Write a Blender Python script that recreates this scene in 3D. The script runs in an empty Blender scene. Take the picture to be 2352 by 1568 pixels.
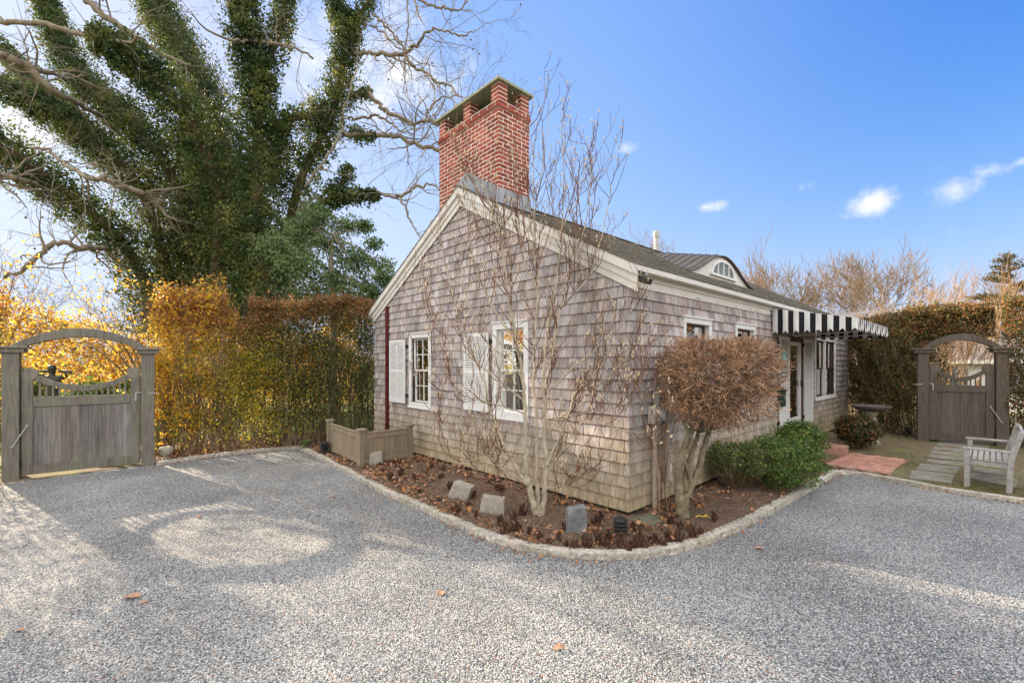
import bpy, math, random
import numpy as np
from mathutils import Vector, Matrix
sc = bpy.context.scene
C = sc.collection
R = math.radians
# ------------------------------------------------------------------ camera
FP, CX, HZ, CAMZ = 1029.0, 1176.0, 833.0, 1.8      # focal length, centre and horizon in 2352-px units
cam = bpy.data.objects.new('camera', bpy.data.cameras.new('camera'))
C.objects.link(cam); sc.camera = cam
cam.location = (0, 0, CAMZ); cam.rotation_euler = (R(90), 0, 0)
cam.data.sensor_width = 36; cam.data.lens = 36 * FP / 2352
cam.data.shift_y = (HZ - 784) / 2352
cam.data.clip_start = 0.05; cam.data.clip_end = 2000
sc.view_settings.view_transform = 'Standard'; sc.view_settings.look = 'None'
sc.view_settings.exposure = 1.68; sc.view_settings.gamma = 1
# ------------------------------------------------------------------ sun and sky
SUN_AZ = (-0.838, 0.546); SUN_EL = R(20)
sd = Vector((SUN_AZ[0] * math.cos(SUN_EL), SUN_AZ[1] * math.cos(SUN_EL), math.sin(SUN_EL))).normalized()
sun = bpy.data.objects.new('sun', bpy.data.lights.new('sun', 'SUN'))
C.objects.link(sun); sun.data.energy = 4.0; sun.data.angle = R(0.6); sun.data.color = (1.0, 0.80, 0.58)
sun.rotation_euler = sd.to_track_quat('Z', 'Y').to_euler()
W = bpy.data.worlds.new('World'); sc.world = W; W.use_nodes = True
nt = W.node_tree; nt.nodes.clear()
def N(t, tree, **kw):
    n = tree.nodes.new(t)
    for k, v in kw.items(): setattr(n, k, v)
    return n
def L(tree, a, b): tree.links.new(a, b)
wo = N('ShaderNodeOutputWorld', nt); bg = N('ShaderNodeBackground', nt)
sky = N('ShaderNodeTexSky', nt); sky.sky_type = 'NISHITA'; sky.sun_disc = False
sky.sun_elevation = SUN_EL; sky.sun_rotation = math.atan2(SUN_AZ[0], SUN_AZ[1])
sky.air_density = 1.0; sky.dust_density = 0.6; sky.ozone_density = 2.0
bg.inputs['Strength'].default_value = 0.13
hsv = N('ShaderNodeHueSaturation', nt); hsv.inputs['Saturation'].default_value = 1.25
L(nt, sky.outputs[0], hsv.inputs['Color'])
# keep the bright side of the sky below white and the air near the horizon clean and pale blue
tc = N('ShaderNodeTexCoord', nt)
spz = N('ShaderNodeSeparateXYZ', nt); L(nt, tc.outputs['Generated'], spz.inputs[0])
hzr = N('ShaderNodeMapRange', nt); hzr.inputs['From Min'].default_value = .0; hzr.inputs['From Max'].default_value = .6; L(nt, spz.outputs['Z'], hzr.inputs['Value'])
tint = N('ShaderNodeMix', nt, data_type='RGBA'); tint.inputs['A'].default_value = (1.3, 1.1, 1.55, 1); 
sdn = N('ShaderNodeVectorMath', nt, operation='DOT_PRODUCT'); sdn.inputs[1].default_value = sd; L(nt, tc.outputs['Generated'], sdn.inputs[0])
sdr = N('ShaderNodeMapRange', nt); sdr.interpolation_type = 'SMOOTHSTEP'; sdr.inputs['From Min'].default_value = -.2; sdr.inputs['From Max'].default_value = .5; L(nt, sdn.outputs['Value'], sdr.inputs['Value'])
tb_ = N('ShaderNodeMix', nt, data_type='RGBA'); tb_.inputs['A'].default_value = (.24, .58, 1.55, 1); tb_.inputs['B'].default_value = (1.5, 1.24, 2.05, 1); L(nt, sdr.outputs[0], tb_.inputs['Factor']); L(nt, tb_.outputs['Result'], tint.inputs['B']); L(nt, hzr.outputs[0], tint.inputs['Factor'])
mt = N('ShaderNodeMix', nt, data_type='RGBA', blend_type='MULTIPLY'); mt.inputs['Factor'].default_value = 1; L(nt, hsv.outputs[0], mt.inputs['A']); L(nt, tint.outputs['Result'], mt.inputs['B'])
se = N('ShaderNodeSeparateColor', nt); L(nt, mt.outputs['Result'], se.inputs[0]); cc = N('ShaderNodeCombineColor', nt)
for i_, cap_ in enumerate((1.9, 2.2, 2.75)):
    q1 = N('ShaderNodeMath', nt, operation='MULTIPLY'); q1.inputs[1].default_value = -1 / cap_; L(nt, se.outputs[i_], q1.inputs[0])
    q2 = N('ShaderNodeMath', nt, operation='EXPONENT'); L(nt, q1.outputs[0], q2.inputs[0])
    q3 = N('ShaderNodeMath', nt, operation='MULTIPLY_ADD'); q3.inputs[1].default_value = -cap_; q3.inputs[2].default_value = cap_; L(nt, q2.outputs[0], q3.inputs[0]); L(nt, q3.outputs[0], cc.inputs[i_])
def pdir(u, v): return Vector(((u - CX) / FP, 1.0, (HZ - v) / FP)).normalized()
noi = N('ShaderNodeTexNoise', nt); noi.inputs['Scale'].default_value = 13; noi.inputs['Detail'].default_value = 9; noi.inputs['Roughness'].default_value = .68
L(nt, tc.outputs['Generated'], noi.inputs['Vector'])
prev = None
# (u, v, half width, half height, strength) of the fair-weather clouds, as directions of the sky
for (u, v, rx, ry, st) in [(2005, 462, 66, 38, 1.0), (2185, 440, 62, 36, .75), (1625, 475, 50, 18, .7), (1440, 343, 44, 22, .55), (2270, 392, 50, 20, .5),
        (2345, 372, 22, 14, .45), (2085, 485, 34, 20, .4), (1830, 430, 45, 20, .3), (2180, 520, 60, 26, .3),
        (900, 170, 190, 170, .75), (740, 130, 150, 180, .6), (1040, 190, 80, 100, .5), (60, 290, 130, 90, .9), (-300, 300, 300, 300, .5), (650, 560, 260, 140, .3)]:
    d = pdir(u, v)
    up = Vector((0, 0, 1)); rt = d.cross(up).normalized(); uu = rt.cross(d)
    a = N('ShaderNodeVectorMath', nt, operation='DOT_PRODUCT'); a.inputs[1].default_value = rt * (FP / rx)
    b = N('ShaderNodeVectorMath', nt, operation='DOT_PRODUCT'); b.inputs[1].default_value = uu * (FP / ry)
    c = N('ShaderNodeVectorMath', nt, operation='DOT_PRODUCT'); c.inputs[1].default_value = d
    for q in (a, b, c): L(nt, tc.outputs['Generated'], q.inputs[0])
    ln = N('ShaderNodeCombineXYZ', nt); L(nt, a.outputs['Value'], ln.inputs[0]); L(nt, b.outputs['Value'], ln.inputs[1])
    le = N('ShaderNodeVectorMath', nt, operation='LENGTH'); L(nt, ln.outputs[0], le.inputs[0])
    # account for the directions' own length across the wide view
    k = N('ShaderNodeMath', nt, operation='MULTIPLY_ADD'); k.inputs[1].default_value = -1.0 * d.y; k.inputs[2].default_value = 1.0
    k.inputs[1].default_value = -1.0
    L(nt, le.outputs['Value'], k.inputs[0])
    fr = N('ShaderNodeMath', nt, operation='GREATER_THAN'); fr.inputs[1].default_value = 0.2; L(nt, c.outputs['Value'], fr.inputs[0])
    m = N('ShaderNodeMath', nt, operation='MAXIMUM'); m.inputs[1].default_value = 0; L(nt, k.outputs[0], m.inputs[0])
    m2 = N('ShaderNodeMath', nt, operation='MULTIPLY'); L(nt, m.outputs[0], m2.inputs[0]); L(nt, fr.outputs[0], m2.inputs[1])
    m3 = N('ShaderNodeMath', nt, operation='MULTIPLY'); m3.inputs[1].default_value = st; L(nt, m2.outputs[0], m3.inputs[0])
    if prev is None: prev = m3
    else:
        mm = N('ShaderNodeMath', nt, operation='MAXIMUM'); L(nt, prev.outputs[0], mm.inputs[0]); L(nt, m3.outputs[0], mm.inputs[1]); prev = mm
# cover = smoothstep(mask + noise)
s = N('ShaderNodeMath', nt, operation='MULTIPLY_ADD'); s.inputs[1].default_value = 2.6; L(nt, noi.outputs['Fac'], s.inputs[0]); s.inputs[2].default_value = -1.55
s2 = N('ShaderNodeMath', nt, operation='MULTIPLY_ADD'); s2.inputs[1].default_value = 1.5; L(nt, prev.outputs[0], s2.inputs[0]); L(nt, s.outputs[0], s2.inputs[2])
mr = N('ShaderNodeMapRange', nt); mr.interpolation_type = 'SMOOTHSTEP'; mr.inputs['From Min'].default_value = .0; mr.inputs['From Max'].default_value = 1.25
L(nt, s2.outputs[0], mr.inputs['Value'])
gate_ = N('ShaderNodeMath', nt, operation='MULTIPLY'); L(nt, mr.outputs[0], gate_.inputs[0])
g2 = N('ShaderNodeMath', nt, operation='MULTIPLY'); g2.inputs[1].default_value = 5.0; g2.use_clamp = True; L(nt, prev.outputs[0], g2.inputs[0]); L(nt, g2.outputs[0], gate_.inputs[1])
mx = N('ShaderNodeMix', nt, data_type='RGBA'); mx.inputs['B'].default_value = (2.7, 2.68, 2.75, 1)
L(nt, gate_.outputs[0], mx.inputs['Factor']); L(nt, cc.outputs[0], mx.inputs['A'])
# unseen bright cloud added overhead and behind the viewpoint as neutral fill light
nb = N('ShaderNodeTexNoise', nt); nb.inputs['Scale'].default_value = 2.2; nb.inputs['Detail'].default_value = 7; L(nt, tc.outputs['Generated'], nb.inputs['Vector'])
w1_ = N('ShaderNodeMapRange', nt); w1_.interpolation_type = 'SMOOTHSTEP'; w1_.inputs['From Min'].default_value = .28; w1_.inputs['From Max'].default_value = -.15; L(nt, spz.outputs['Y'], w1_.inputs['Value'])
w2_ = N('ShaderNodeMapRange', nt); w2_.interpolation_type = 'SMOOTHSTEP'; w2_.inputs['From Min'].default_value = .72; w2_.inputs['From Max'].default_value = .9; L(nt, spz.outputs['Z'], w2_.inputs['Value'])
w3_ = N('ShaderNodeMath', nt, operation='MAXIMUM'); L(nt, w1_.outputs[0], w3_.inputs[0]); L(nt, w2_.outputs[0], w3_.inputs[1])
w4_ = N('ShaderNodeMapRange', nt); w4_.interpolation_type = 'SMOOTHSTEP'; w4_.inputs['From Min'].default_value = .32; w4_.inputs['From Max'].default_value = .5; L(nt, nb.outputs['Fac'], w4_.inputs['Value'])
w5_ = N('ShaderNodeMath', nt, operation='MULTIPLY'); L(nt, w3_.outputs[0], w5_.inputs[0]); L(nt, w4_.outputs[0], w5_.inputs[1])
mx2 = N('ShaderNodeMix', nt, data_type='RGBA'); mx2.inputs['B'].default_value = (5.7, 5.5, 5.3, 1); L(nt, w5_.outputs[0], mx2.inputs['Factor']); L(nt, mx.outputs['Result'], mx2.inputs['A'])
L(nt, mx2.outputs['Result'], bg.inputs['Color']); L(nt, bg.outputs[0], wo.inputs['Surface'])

# ------------------------------------------------------------------ helpers
def G(u, v, z=0.0):
    d = (CAMZ - z) * FP / (v - HZ); return Vector(((u - CX) / FP * d, d, z))
def P(u, v, d): return Vector(((u - CX) / FP * d, d, CAMZ + (HZ - v) / FP * d))
rng = np.random.default_rng(7)
rnd = random.Random(5)

class MB:
    def __init__(s): s.v = []; s.f = []; s.m = []; s.n = 0
    def add(s, v, f, M=None, mi=0):
        v = np.asarray(v, float).reshape(-1, 3)
        if M is not None:
            A = np.array(M); v = v @ A[:3, :3].T + A[:3, 3]
            if np.linalg.det(A[:3, :3]) < 0: f = [tuple(reversed(q)) for q in f]
        n = s.n; s.v.append(v); s.f += [tuple(i + n for i in q) for q in f]; s.m += [mi] * len(f); s.n += len(v)
    def box(s, c, d, M=None, mi=0):
        x, y, z = c; a, b, h = d[0] / 2, d[1] / 2, d[2] / 2
        v = [(x + i * a, y + j * b, z + k * h) for k in (-1, 1) for j in (-1, 1) for i in (-1, 1)]
        s.add(v, [(0, 2, 3, 1), (4, 5, 7, 6), (0, 1, 5, 4), (2, 6, 7, 3), (0, 4, 6, 2), (1, 3, 7, 5)], M, mi)
    def bx(s, x0, x1, y0, y1, z0, z1, M=None, mi=0):
        s.box(((x0 + x1) / 2, (y0 + y1) / 2, (z0 + z1) / 2), (abs(x1 - x0), abs(y1 - y0), abs(z1 - z0)), M, mi)
    def prism(s, poly, y0, y1, M=None, mi=0):
        # poly: (x, z) outline counter-clockwise seen from -y; extruded along y
        n = len(poly); v = [(x, y0, z) for x, z in poly] + [(x, y1, z) for x, z in poly]
        f = [tuple(range(n)), tuple(reversed(range(n, 2 * n)))] + [(i, i + n, (i + 1) % n + n, (i + 1) % n) for i in range(n)]
        s.add(v, f, M, mi)
    def strip(s, lo, hi, y0, y1, M=None, mi=0):
        # band between two polylines of (x, z), thick along y: made of hexahedra sharing edges
        n = len(lo); v = []
        for (x, z) in lo: v += [(x, y0, z), (x, y1, z)]
        for (x, z) in hi: v += [(x, y0, z), (x, y1, z)]
        o = 2 * n; f = []
        for i in range(n - 1):
            a, b = 2 * i, 2 * i + 2
            f += [(a, b, b + o, a + o), (a + 1, a + 1 + o, b + 1 + o, b + 1), (a, a + 1, b + 1, b), (a + o, b + o, b + 1 + o, a + 1 + o)]
        f += [(0, o, o + 1, 1), (2 * n - 2, 2 * n - 1, 2 * n - 1 + o, 2 * n - 2 + o)]
        s.add(v, f, M, mi)
    def tube(s, pts, rad, k=6, cap=True, mi=0, M=None):
        pts = np.asarray(pts, float); n = len(pts)
        rad = np.full(n, rad) if np.isscalar(rad) else np.asarray(rad, float)
        t = np.gradient(pts, axis=0); t /= np.linalg.norm(t, axis=1)[:, None] + 1e-9
        ref = np.array([0, 0, 1.0]) if abs(t[0][2]) < .9 else np.array([1.0, 0, 0])
        u = np.cross(t[0], ref); u /= np.linalg.norm(u)
        an = np.arange(k) * 2 * math.pi / k; ca, sa = np.cos(an)[:, None], np.sin(an)[:, None]
        V = []
        for i in range(n):
            u = u - t[i] * u.dot(t[i]); u /= np.linalg.norm(u) + 1e-9
            w = np.cross(t[i], u); V.append(pts[i] + rad[i] * (ca * u + sa * w))
        f = [(i * k + j, i * k + (j + 1) % k, (i + 1) * k + (j + 1) % k, (i + 1) * k + j) for i in range(n - 1) for j in range(k)]
        if cap: f += [tuple(reversed(range(k))), tuple(range((n - 1) * k, n * k))]
        s.add(np.concatenate(V), f, M, mi)
    def lathe(s, prof, k=20, M=None, mi=0):
        # prof: (r, z) from bottom to top
        V = []; f = []
        for r, z in prof:
            for j in range(k):
                a = 2 * math.pi * j / k; V.append((max(r, 1e-4) * math.cos(a), max(r, 1e-4) * math.sin(a), z))
        for i in range(len(prof) - 1):
            for j in range(k): f.append((i * k + j, i * k + (j + 1) % k, (i + 1) * k + (j + 1) % k, (i + 1) * k + j))
        f += [tuple(reversed(range(k))), tuple(range((len(prof) - 1) * k, len(prof) * k))]
        s.add(V, f, M, mi)
    def build(s, name, mats, parent=None, smooth=False, bevel=0, seg=2):
        me = bpy.data.meshes.new(name)
        me.from_pydata(np.concatenate(s.v).tolist(), [], s.f)
        for m in (mats if isinstance(mats, (list, tuple)) else [mats]): me.materials.append(m)
        if any(s.m): me.polygons.foreach_set('material_index', s.m)
        if smooth: me.polygons.foreach_set('use_smooth', [True] * len(s.f))
        me.update()
        o = bpy.data.objects.new(name, me); C.objects.link(o)
        if parent: o.parent = parent
        if bevel:
            b = o.modifiers.new('bevel', 'BEVEL'); b.width = bevel; b.segments = seg; b.limit_method = 'ANGLE'; b.angle_limit = R(40)
        return o
def tag(o, label=None, cat=None, group=None, kind=None):
    if label: o['label'] = label
    if cat: o['category'] = cat
    if group: o['group'] = group
    if kind: o['kind'] = kind
    return o
def empty(name, loc, rz=0.0):
    o = bpy.data.objects.new(name, None); C.objects.link(o); o.location = loc; o.rotation_euler = (0, 0, rz); o.empty_display_size = .1
    return o
def RZ(a): return Matrix.Rotation(a, 4, 'Z')
def TR(x, y, z): return Matrix.Translation((x, y, z))
def spline(pts, n=8):
    # Catmull-Rom through the points (any dimension)
    p = np.asarray(pts, float); p = np.vstack([2 * p[0] - p[1], p, 2 * p[-1] - p[-2]]); out = []
    for i in range(1, len(p) - 2):
        for t in np.linspace(0, 1, n, endpoint=False):
            a, b, c, d = p[i - 1], p[i], p[i + 1], p[i + 2]
            out.append(.5 * ((2 * b) + (c - a) * t + (2 * a - 5 * b + 4 * c - d) * t * t + (3 * b - a - 3 * c + d) * t ** 3))
    out.append(p[-2]); return np.array(out)

# leaves: N little folded rhombi, one mesh
def leaves(name, pts, size, mats, parent=None, nrm=None, tilt=1.0, aspect=.55, seed=1, curl=.18, mi=None):
    r = np.random.default_rng(seed); pts = np.asarray(pts, float); n = len(pts)
    nn = r.normal(size=(n, 3))
    if nrm is not None: nn = nn * tilt + np.asarray(nrm)
    nn /= np.linalg.norm(nn, axis=1)[:, None] + 1e-9
    a = np.cross(nn, r.normal(size=(n, 3))); a /= np.linalg.norm(a, axis=1)[:, None] + 1e-9
    b = np.cross(nn, a)
    sz = (size * r.uniform(.6, 1.3, n))[:, None] if np.isscalar(size) else np.asarray(size)[:, None]
    v = np.empty((n, 5, 3))
    v[:, 0] = pts - a * sz * .5; v[:, 1] = pts + b * sz * aspect * .5 + nn * sz * curl; v[:, 2] = pts + a * sz * .5 - nn * sz * curl
    v[:, 3] = pts - b * sz * aspect * .5 + nn * sz * curl; v[:, 4] = pts
    me = bpy.data.meshes.new(name); me.vertices.add(n * 5); me.vertices.foreach_set('co', v.reshape(-1))
    idx = (np.arange(n) * 5)[:, None] + np.array([0, 4, 1, 1, 4, 2, 0, 3, 4, 4, 3, 2])[None]
    me.loops.add(n * 12); me.loops.foreach_set('vertex_index', idx.reshape(-1).astype(np.int32))
    me.polygons.add(n * 4); me.polygons.foreach_set('loop_start', (np.arange(n * 4) * 3).astype(np.int32)); me.polygons.foreach_set('loop_total', np.full(n * 4, 3, np.int32))
    for m in (mats if isinstance(mats, (list, tuple)) else [mats]): me.materials.append(m)
    if mi is not None: me.polygons.foreach_set('material_index', np.repeat(np.asarray(mi, np.int32), 4))
    me.update(calc_edges=True)
    o = bpy.data.objects.new(name, me); C.objects.link(o)
    if parent: o.parent = parent
    return o

# ------------------------------------------------------------------ materials
def newmat(name):
    m = bpy.data.materials.new(name); m.use_nodes = True; t = m.node_tree; t.nodes.clear()
    o = N('ShaderNodeOutputMaterial', t); p = N('ShaderNodeBsdfPrincipled', t); L(t, p.outputs[0], o.inputs[0])
    return m, t, p, o
def rgb(c): return (c[0], c[1], c[2], 1)
def coords(t, stretch=(1, 1, 1), scale=1.0):
    tcn = N('ShaderNodeTexCoord', t); mp = N('ShaderNodeMapping', t); mp.inputs['Scale'].default_value = (stretch[0] * scale, stretch[1] * scale, stretch[2] * scale)
    L(t, tcn.outputs['Object'], mp.inputs['Vector']); return mp.outputs[0]
def pmat(name, c1, c2, scale=6, rough=.7, bump=.1, stretch=(1, 1, 1), island=0.0, detail=6, c3=None, c3scale=1.5, c3amt=.5, metal=0, spec=.3, bdist=.004, lo=.35, hi=.65, ihue=0.0):
    m, t, p, o = newmat(name)
    v = coords(t, stretch)
    n = N('ShaderNodeTexNoise', t); n.inputs['Scale'].default_value = scale; n.inputs['Detail'].default_value = detail; n.inputs['Roughness'].default_value = .6
    L(t, v, n.inputs['Vector'])
    r = N('ShaderNodeMapRange', t); r.inputs['From Min'].default_value = lo; r.inputs['From Max'].default_value = hi; L(t, n.outputs['Fac'], r.inputs['Value'])
    mx = N('ShaderNodeMix', t, data_type='RGBA'); mx.inputs['A'].default_value = rgb(c1); mx.inputs['B'].default_value = rgb(c2); L(t, r.outputs[0], mx.inputs['Factor'])
    col = mx.outputs['Result']
    if c3 is not None:
        n3 = N('ShaderNodeTexNoise', t); n3.inputs['Scale'].default_value = c3scale; n3.inputs['Detail'].default_value = 5; L(t, coords(t), n3.inputs['Vector'])
        r3 = N('ShaderNodeMapRange', t); r3.inputs['From Min'].default_value = .5; r3.inputs['From Max'].default_value = .68; r3.inputs['To Max'].default_value = c3amt; L(t, n3.outputs['Fac'], r3.inputs['Value'])
        m3 = N('ShaderNodeMix', t, data_type='RGBA'); m3.inputs['B'].default_value = rgb(c3); L(t, r3.outputs[0], m3.inputs['Factor']); L(t, col, m3.inputs['A']); col = m3.outputs['Result']
    if island or ihue:
        g = N('ShaderNodeNewGeometry', t)
        h = N('ShaderNodeHueSaturation', t); L(t, col, h.inputs['Color'])
        k = N('ShaderNodeMapRange', t); k.inputs['To Min'].default_value = 1 - island; k.inputs['To Max'].default_value = 1 + island
        L(t, g.outputs['Random Per Island'], k.inputs['Value']); L(t, k.outputs[0], h.inputs['Value'])
        if ihue:
            wn = N('ShaderNodeTexWhiteNoise', t, noise_dimensions='1D'); L(t, g.outputs['Random Per Island'], wn.inputs['W'])
            k2 = N('ShaderNodeMapRange', t); k2.inputs['To Min'].default_value = 1 - ihue * 8; k2.inputs['To Max'].default_value = 1 + ihue * 8
            L(t, wn.outputs['Value'], k2.inputs['Value']); L(t, k2.outputs[0], h.inputs['Saturation'])
        col = h.outputs[0]
    L(t, col, p.inputs['Base Color'])
    p.inputs['Roughness'].default_value = rough; p.inputs['Metallic'].default_value = metal; p.inputs['Specular IOR Level'].default_value = spec
    if bump:
        b = N('ShaderNodeBump', t); b.inputs['Strength'].default_value = bump; b.inputs['Distance'].default_value = bdist
        L(t, n.outputs['Fac'], b.inputs['Height']); L(t, b.outputs[0], p.inputs['Normal'])
    return m
def leafmat(name, cols, trans=.45, clump=1.2, rough=.5, rw=1.0, nw=1.1):
    # cols: list of (pos, rgb) on the random-per-leaf ramp; clumps vary in strength over the plant
    m, t, p, o = newmat(name)
    g = N('ShaderNodeNewGeometry', t); cr = N('ShaderNodeValToRGB', t); e = cr.color_ramp.elements
    e[0].position, e[0].color = cols[0][0], rgb(cols[0][1]); e[1].position, e[1].color = cols[-1][0], rgb(cols[-1][1])
    for pos, c in cols[1:-1]: q = e.new(pos); q.color = rgb(c)
    n = N('ShaderNodeTexNoise', t); n.inputs['Scale'].default_value = clump; n.inputs['Detail'].default_value = 3; L(t, coords(t), n.inputs['Vector'])
    # shift the ramp by clumps so that neighbouring leaves share a tone
    ad = N('ShaderNodeMath', t, operation='MULTIPLY_ADD'); ad.inputs[1].default_value = nw; ad.inputs[2].default_value = -.5 * nw + (1 - rw) * .5; L(t, n.outputs['Fac'], ad.inputs[0])
    a2 = N('ShaderNodeMath', t, operation='ADD'); a2.use_clamp = True; L(t, ad.outputs[0], a2.inputs[0]); rm_ = N('ShaderNodeMath', t, operation='MULTIPLY'); rm_.inputs[1].default_value = rw; L(t, g.outputs['Random Per Island'], rm_.inputs[0]); L(t, rm_.outputs[0], a2.inputs[1])
    L(t, a2.outputs[0], cr.inputs[0])
    L(t, cr.outputs[0], p.inputs['Base Color']); p.inputs['Roughness'].default_value = rough; p.inputs['Specular IOR Level'].default_value = .35
    tr = N('ShaderNodeBsdfTranslucent', t); L(t, cr.outputs[0], tr.inputs['Color'])
    ms = N('ShaderNodeMixShader', t); ms.inputs[0].default_value = trans; L(t, p.outputs[0], ms.inputs[1]); L(t, tr.outputs[0], ms.inputs[2]); L(t, ms.outputs[0], o.inputs[0])
    return m
M = {}
M['white'] = pmat('white_paint', (.80, .80, .79), (.73, .73, .71), 9, .45, .05)
M['trim'] = pmat('cream_trim_paint', (.72, .69, .64), (.64, .61, .56), 4, .5, .06)
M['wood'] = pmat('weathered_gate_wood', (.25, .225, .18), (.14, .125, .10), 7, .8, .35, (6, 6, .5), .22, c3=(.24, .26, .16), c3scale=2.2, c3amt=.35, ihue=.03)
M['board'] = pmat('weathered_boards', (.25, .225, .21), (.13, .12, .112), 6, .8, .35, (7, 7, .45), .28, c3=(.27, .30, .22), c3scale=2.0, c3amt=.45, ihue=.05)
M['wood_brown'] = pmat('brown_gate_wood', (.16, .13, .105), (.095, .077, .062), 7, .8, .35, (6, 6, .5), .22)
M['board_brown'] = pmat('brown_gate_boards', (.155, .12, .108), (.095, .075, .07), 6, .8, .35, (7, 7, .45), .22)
M['meterbox'] = pmat('pale_meter_enamel', (.60, .56, .50), (.50, .46, .40), 6, .5, .05)
M['fence'] = pmat('bin_screen_cedar', (.33, .27, .20), (.24, .19, .13), 6, .75, .2, (5, 5, .5), .12)
M['benchwood'] = pmat('silvered_teak', (.46, .44, .41), (.27, .26, .25), 9, .85, .35, (2, 2, 2), .15, c3=(.55, .55, .52), c3scale=8, c3amt=.5)
M['brick'] = pmat('red_brick', (.34, .07, .042), (.235, .048, .03), 22, .85, .3, island=.32, c3=(.44, .15, .09), c3scale=5, c3amt=.6)
M['paver'] = pmat('brick_paver', (.52, .29, .22), (.42, .21, .155), 18, .85, .3, island=.2)
M['mortar'] = pmat('pale_mortar', (.85, .81, .75), (.74, .70, .64), 30, .9, .3)
M['apron_mortar'] = pmat('pinkish_mortar', (.50, .38, .32), (.40, .29, .24), 30, .9, .2)
M['cap'] = pmat('lichened_slate_cap', (.25, .27, .20), (.34, .36, .22), 6, .85, .2)
M['capdark'] = pmat('sooty_flue', (.05, .045, .04), (.03, .03, .03), 6, .9, .1)
M['lead'] = pmat('lead_flashing', (.32, .35, .38), (.24, .26, .29), 4, .55, .15, metal=.3, c3=(.42, .43, .44), c3amt=.6)
M['redpipe'] = pmat('oxblood_downpipe', (.12, .018, .016), (.075, .014, .013), 5, .5, .05)
M['black'] = pmat('black_iron', (.02, .02, .02), (.035, .033, .03), 12, .5, .1)
M['greymetal'] = pmat('galvanised_metal', (.46, .46, .45), (.36, .36, .35), 9, .5, .05, metal=.1)
M['conduit'] = pmat('tan_painted_conduit', (.52, .43, .35), (.44, .36, .29), 5, .5, .05)
M['curb'] = pmat('granite_kerb', (.60, .56, .48), (.30, .28, .245), 26, .9, .8, island=.16, c3=(.34, .33, .18), c3scale=3, c3amt=.35, bdist=.012, ihue=.03)
M['stone'] = pmat('rough_granite', (.44, .40, .345), (.30, .275, .24), 24, .9, .8, bdist=.008)
M['bluestone'] = pmat('bluestone', (.20, .21, .215), (.125, .13, .14), 14, .85, .6, c3=(.36, .36, .36), c3scale=9, c3amt=.6, bdist=.01)
M['flag'] = pmat('mossy_flagstone', (.17, .18, .125), (.11, .12, .075), 9, .9, .4)
M['slab'] = pmat('old_stone_slab', (.27, .25, .22), (.15, .14, .12), 8, .9, .4, island=.15, c3=(.15, .19, .07), c3amt=.6)
M['teal'] = pmat('verdigris_copper', (.16, .43, .36), (.10, .26, .21), 12, .7, .2)
M['green_box'] = pmat('dark_green_enamel', (.014, .04, .034), (.02, .055, .045), 8, .4, .05)
M['birdstone'] = pmat('cast_stone', (.46, .42, .34), (.27, .25, .2), 9, .9, .3)
M['bowl'] = pmat('weathered_bowl', (.15, .13, .115), (.08, .072, .065), 9, .9, .3)
M['bronze'] = pmat('dark_bronze', (.03, .034, .03), (.05, .055, .045), 9, .5, .1)
M['magbark'] = pmat('pale_grey_bark', (.56, .49, .38), (.36, .31, .235), 14, .85, .5, (1, 1, .5), c3=(.30, .29, .17), c3scale=3.5, c3amt=.5)
M['magtwig'] = pmat('red_brown_twig', (.19, .085, .05), (.11, .05, .032), 14, .7, .1, c3=(.38, .30, .20), c3scale=2.5, c3amt=.6)
M['bud'] = pmat('silky_flower_bud', (.70, .58, .38), (.50, .40, .26), 20, .8, .1)
M['topbark'] = pmat('lichened_bark', (.27, .22, .14), (.15, .125, .08), 10, .9, .6, (1, 1, .4), c3=(.40, .37, .30), c3scale=22, c3amt=.45)
M['toptwig'] = pmat('orange_brown_twig', (.44, .26, .145), (.20, .12, .075), 5, .8, .1, island=.8)
M['bark'] = pmat('bare_limb_bark', (.29, .25, .19), (.17, .14, .105), 5, .9, .4, (1, 1, .5))
M['darkbark'] = pmat('brown_bark', (.19, .125, .075), (.08, .06, .045), 5, .9, .4)
M['farbark'] = pmat('sunlit_distant_bark', (.30, .215, .14), (.19, .135, .09), 3, .9, .1)
M['myrtle'] = pmat('cinnamon_myrtle_bark', (.46, .31, .16), (.32, .20, .10), 4, .8, .2)
M['stem'] = pmat('hedge_stem', (.27, .2, .12), (.14, .105, .065), 5, .9, .2, island=.2)
M['litter'] = pmat('dead_leaf', (.42, .22, .12), (.25, .125, .07), 9, .8, .1, island=.4, ihue=.03)
M['stub'] = pmat('charred_stub', (.055, .028, .02), (.13, .065, .04), 20, .9, .2, island=.5)
M['yellow'] = pmat('yellow_tag', (.75, .52, .02), (.65, .45, .02), 5, .5, .02)
M['canvas_white'] = pmat('white_canvas', (.70, .70, .69), (.60, .60, .59), 3, .85, .3, (4, 4, .6), bdist=.01)
M['canvas_black'] = pmat('black_canvas', (.010, .010, .013), (.015, .015, .018), 3, .85, .3, (4, 4, .6), bdist=.01)
M['curtain'] = pmat('sheer_curtain', (.55, .56, .54), (.40, .41, .40), 4, .9, .3, (12, 12, .4), bdist=.03)
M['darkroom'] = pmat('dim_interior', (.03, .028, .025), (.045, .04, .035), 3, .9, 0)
M['brown'] = pmat('brown_sash_paint', (.085, .045, .035), (.07, .035, .03), 6, .45, .05)
M['farwall'] = pmat('neighbour_shingles', (.52, .44, .33), (.40, .33, .24), 4, .8, .1)
M['farroof'] = pmat('neighbour_roof', (.22, .21, .2), (.16, .15, .15), 4, .8, .1)
M['metalroof'] = pmat('aged_copper_seams', (.105, .085, .07), (.17, .145, .125), 4, .6, .15, metal=.25)
M['terracotta'] = pmat('terracotta', (.45, .16, .08), (.36, .13, .07), 5, .8, .1)
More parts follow.
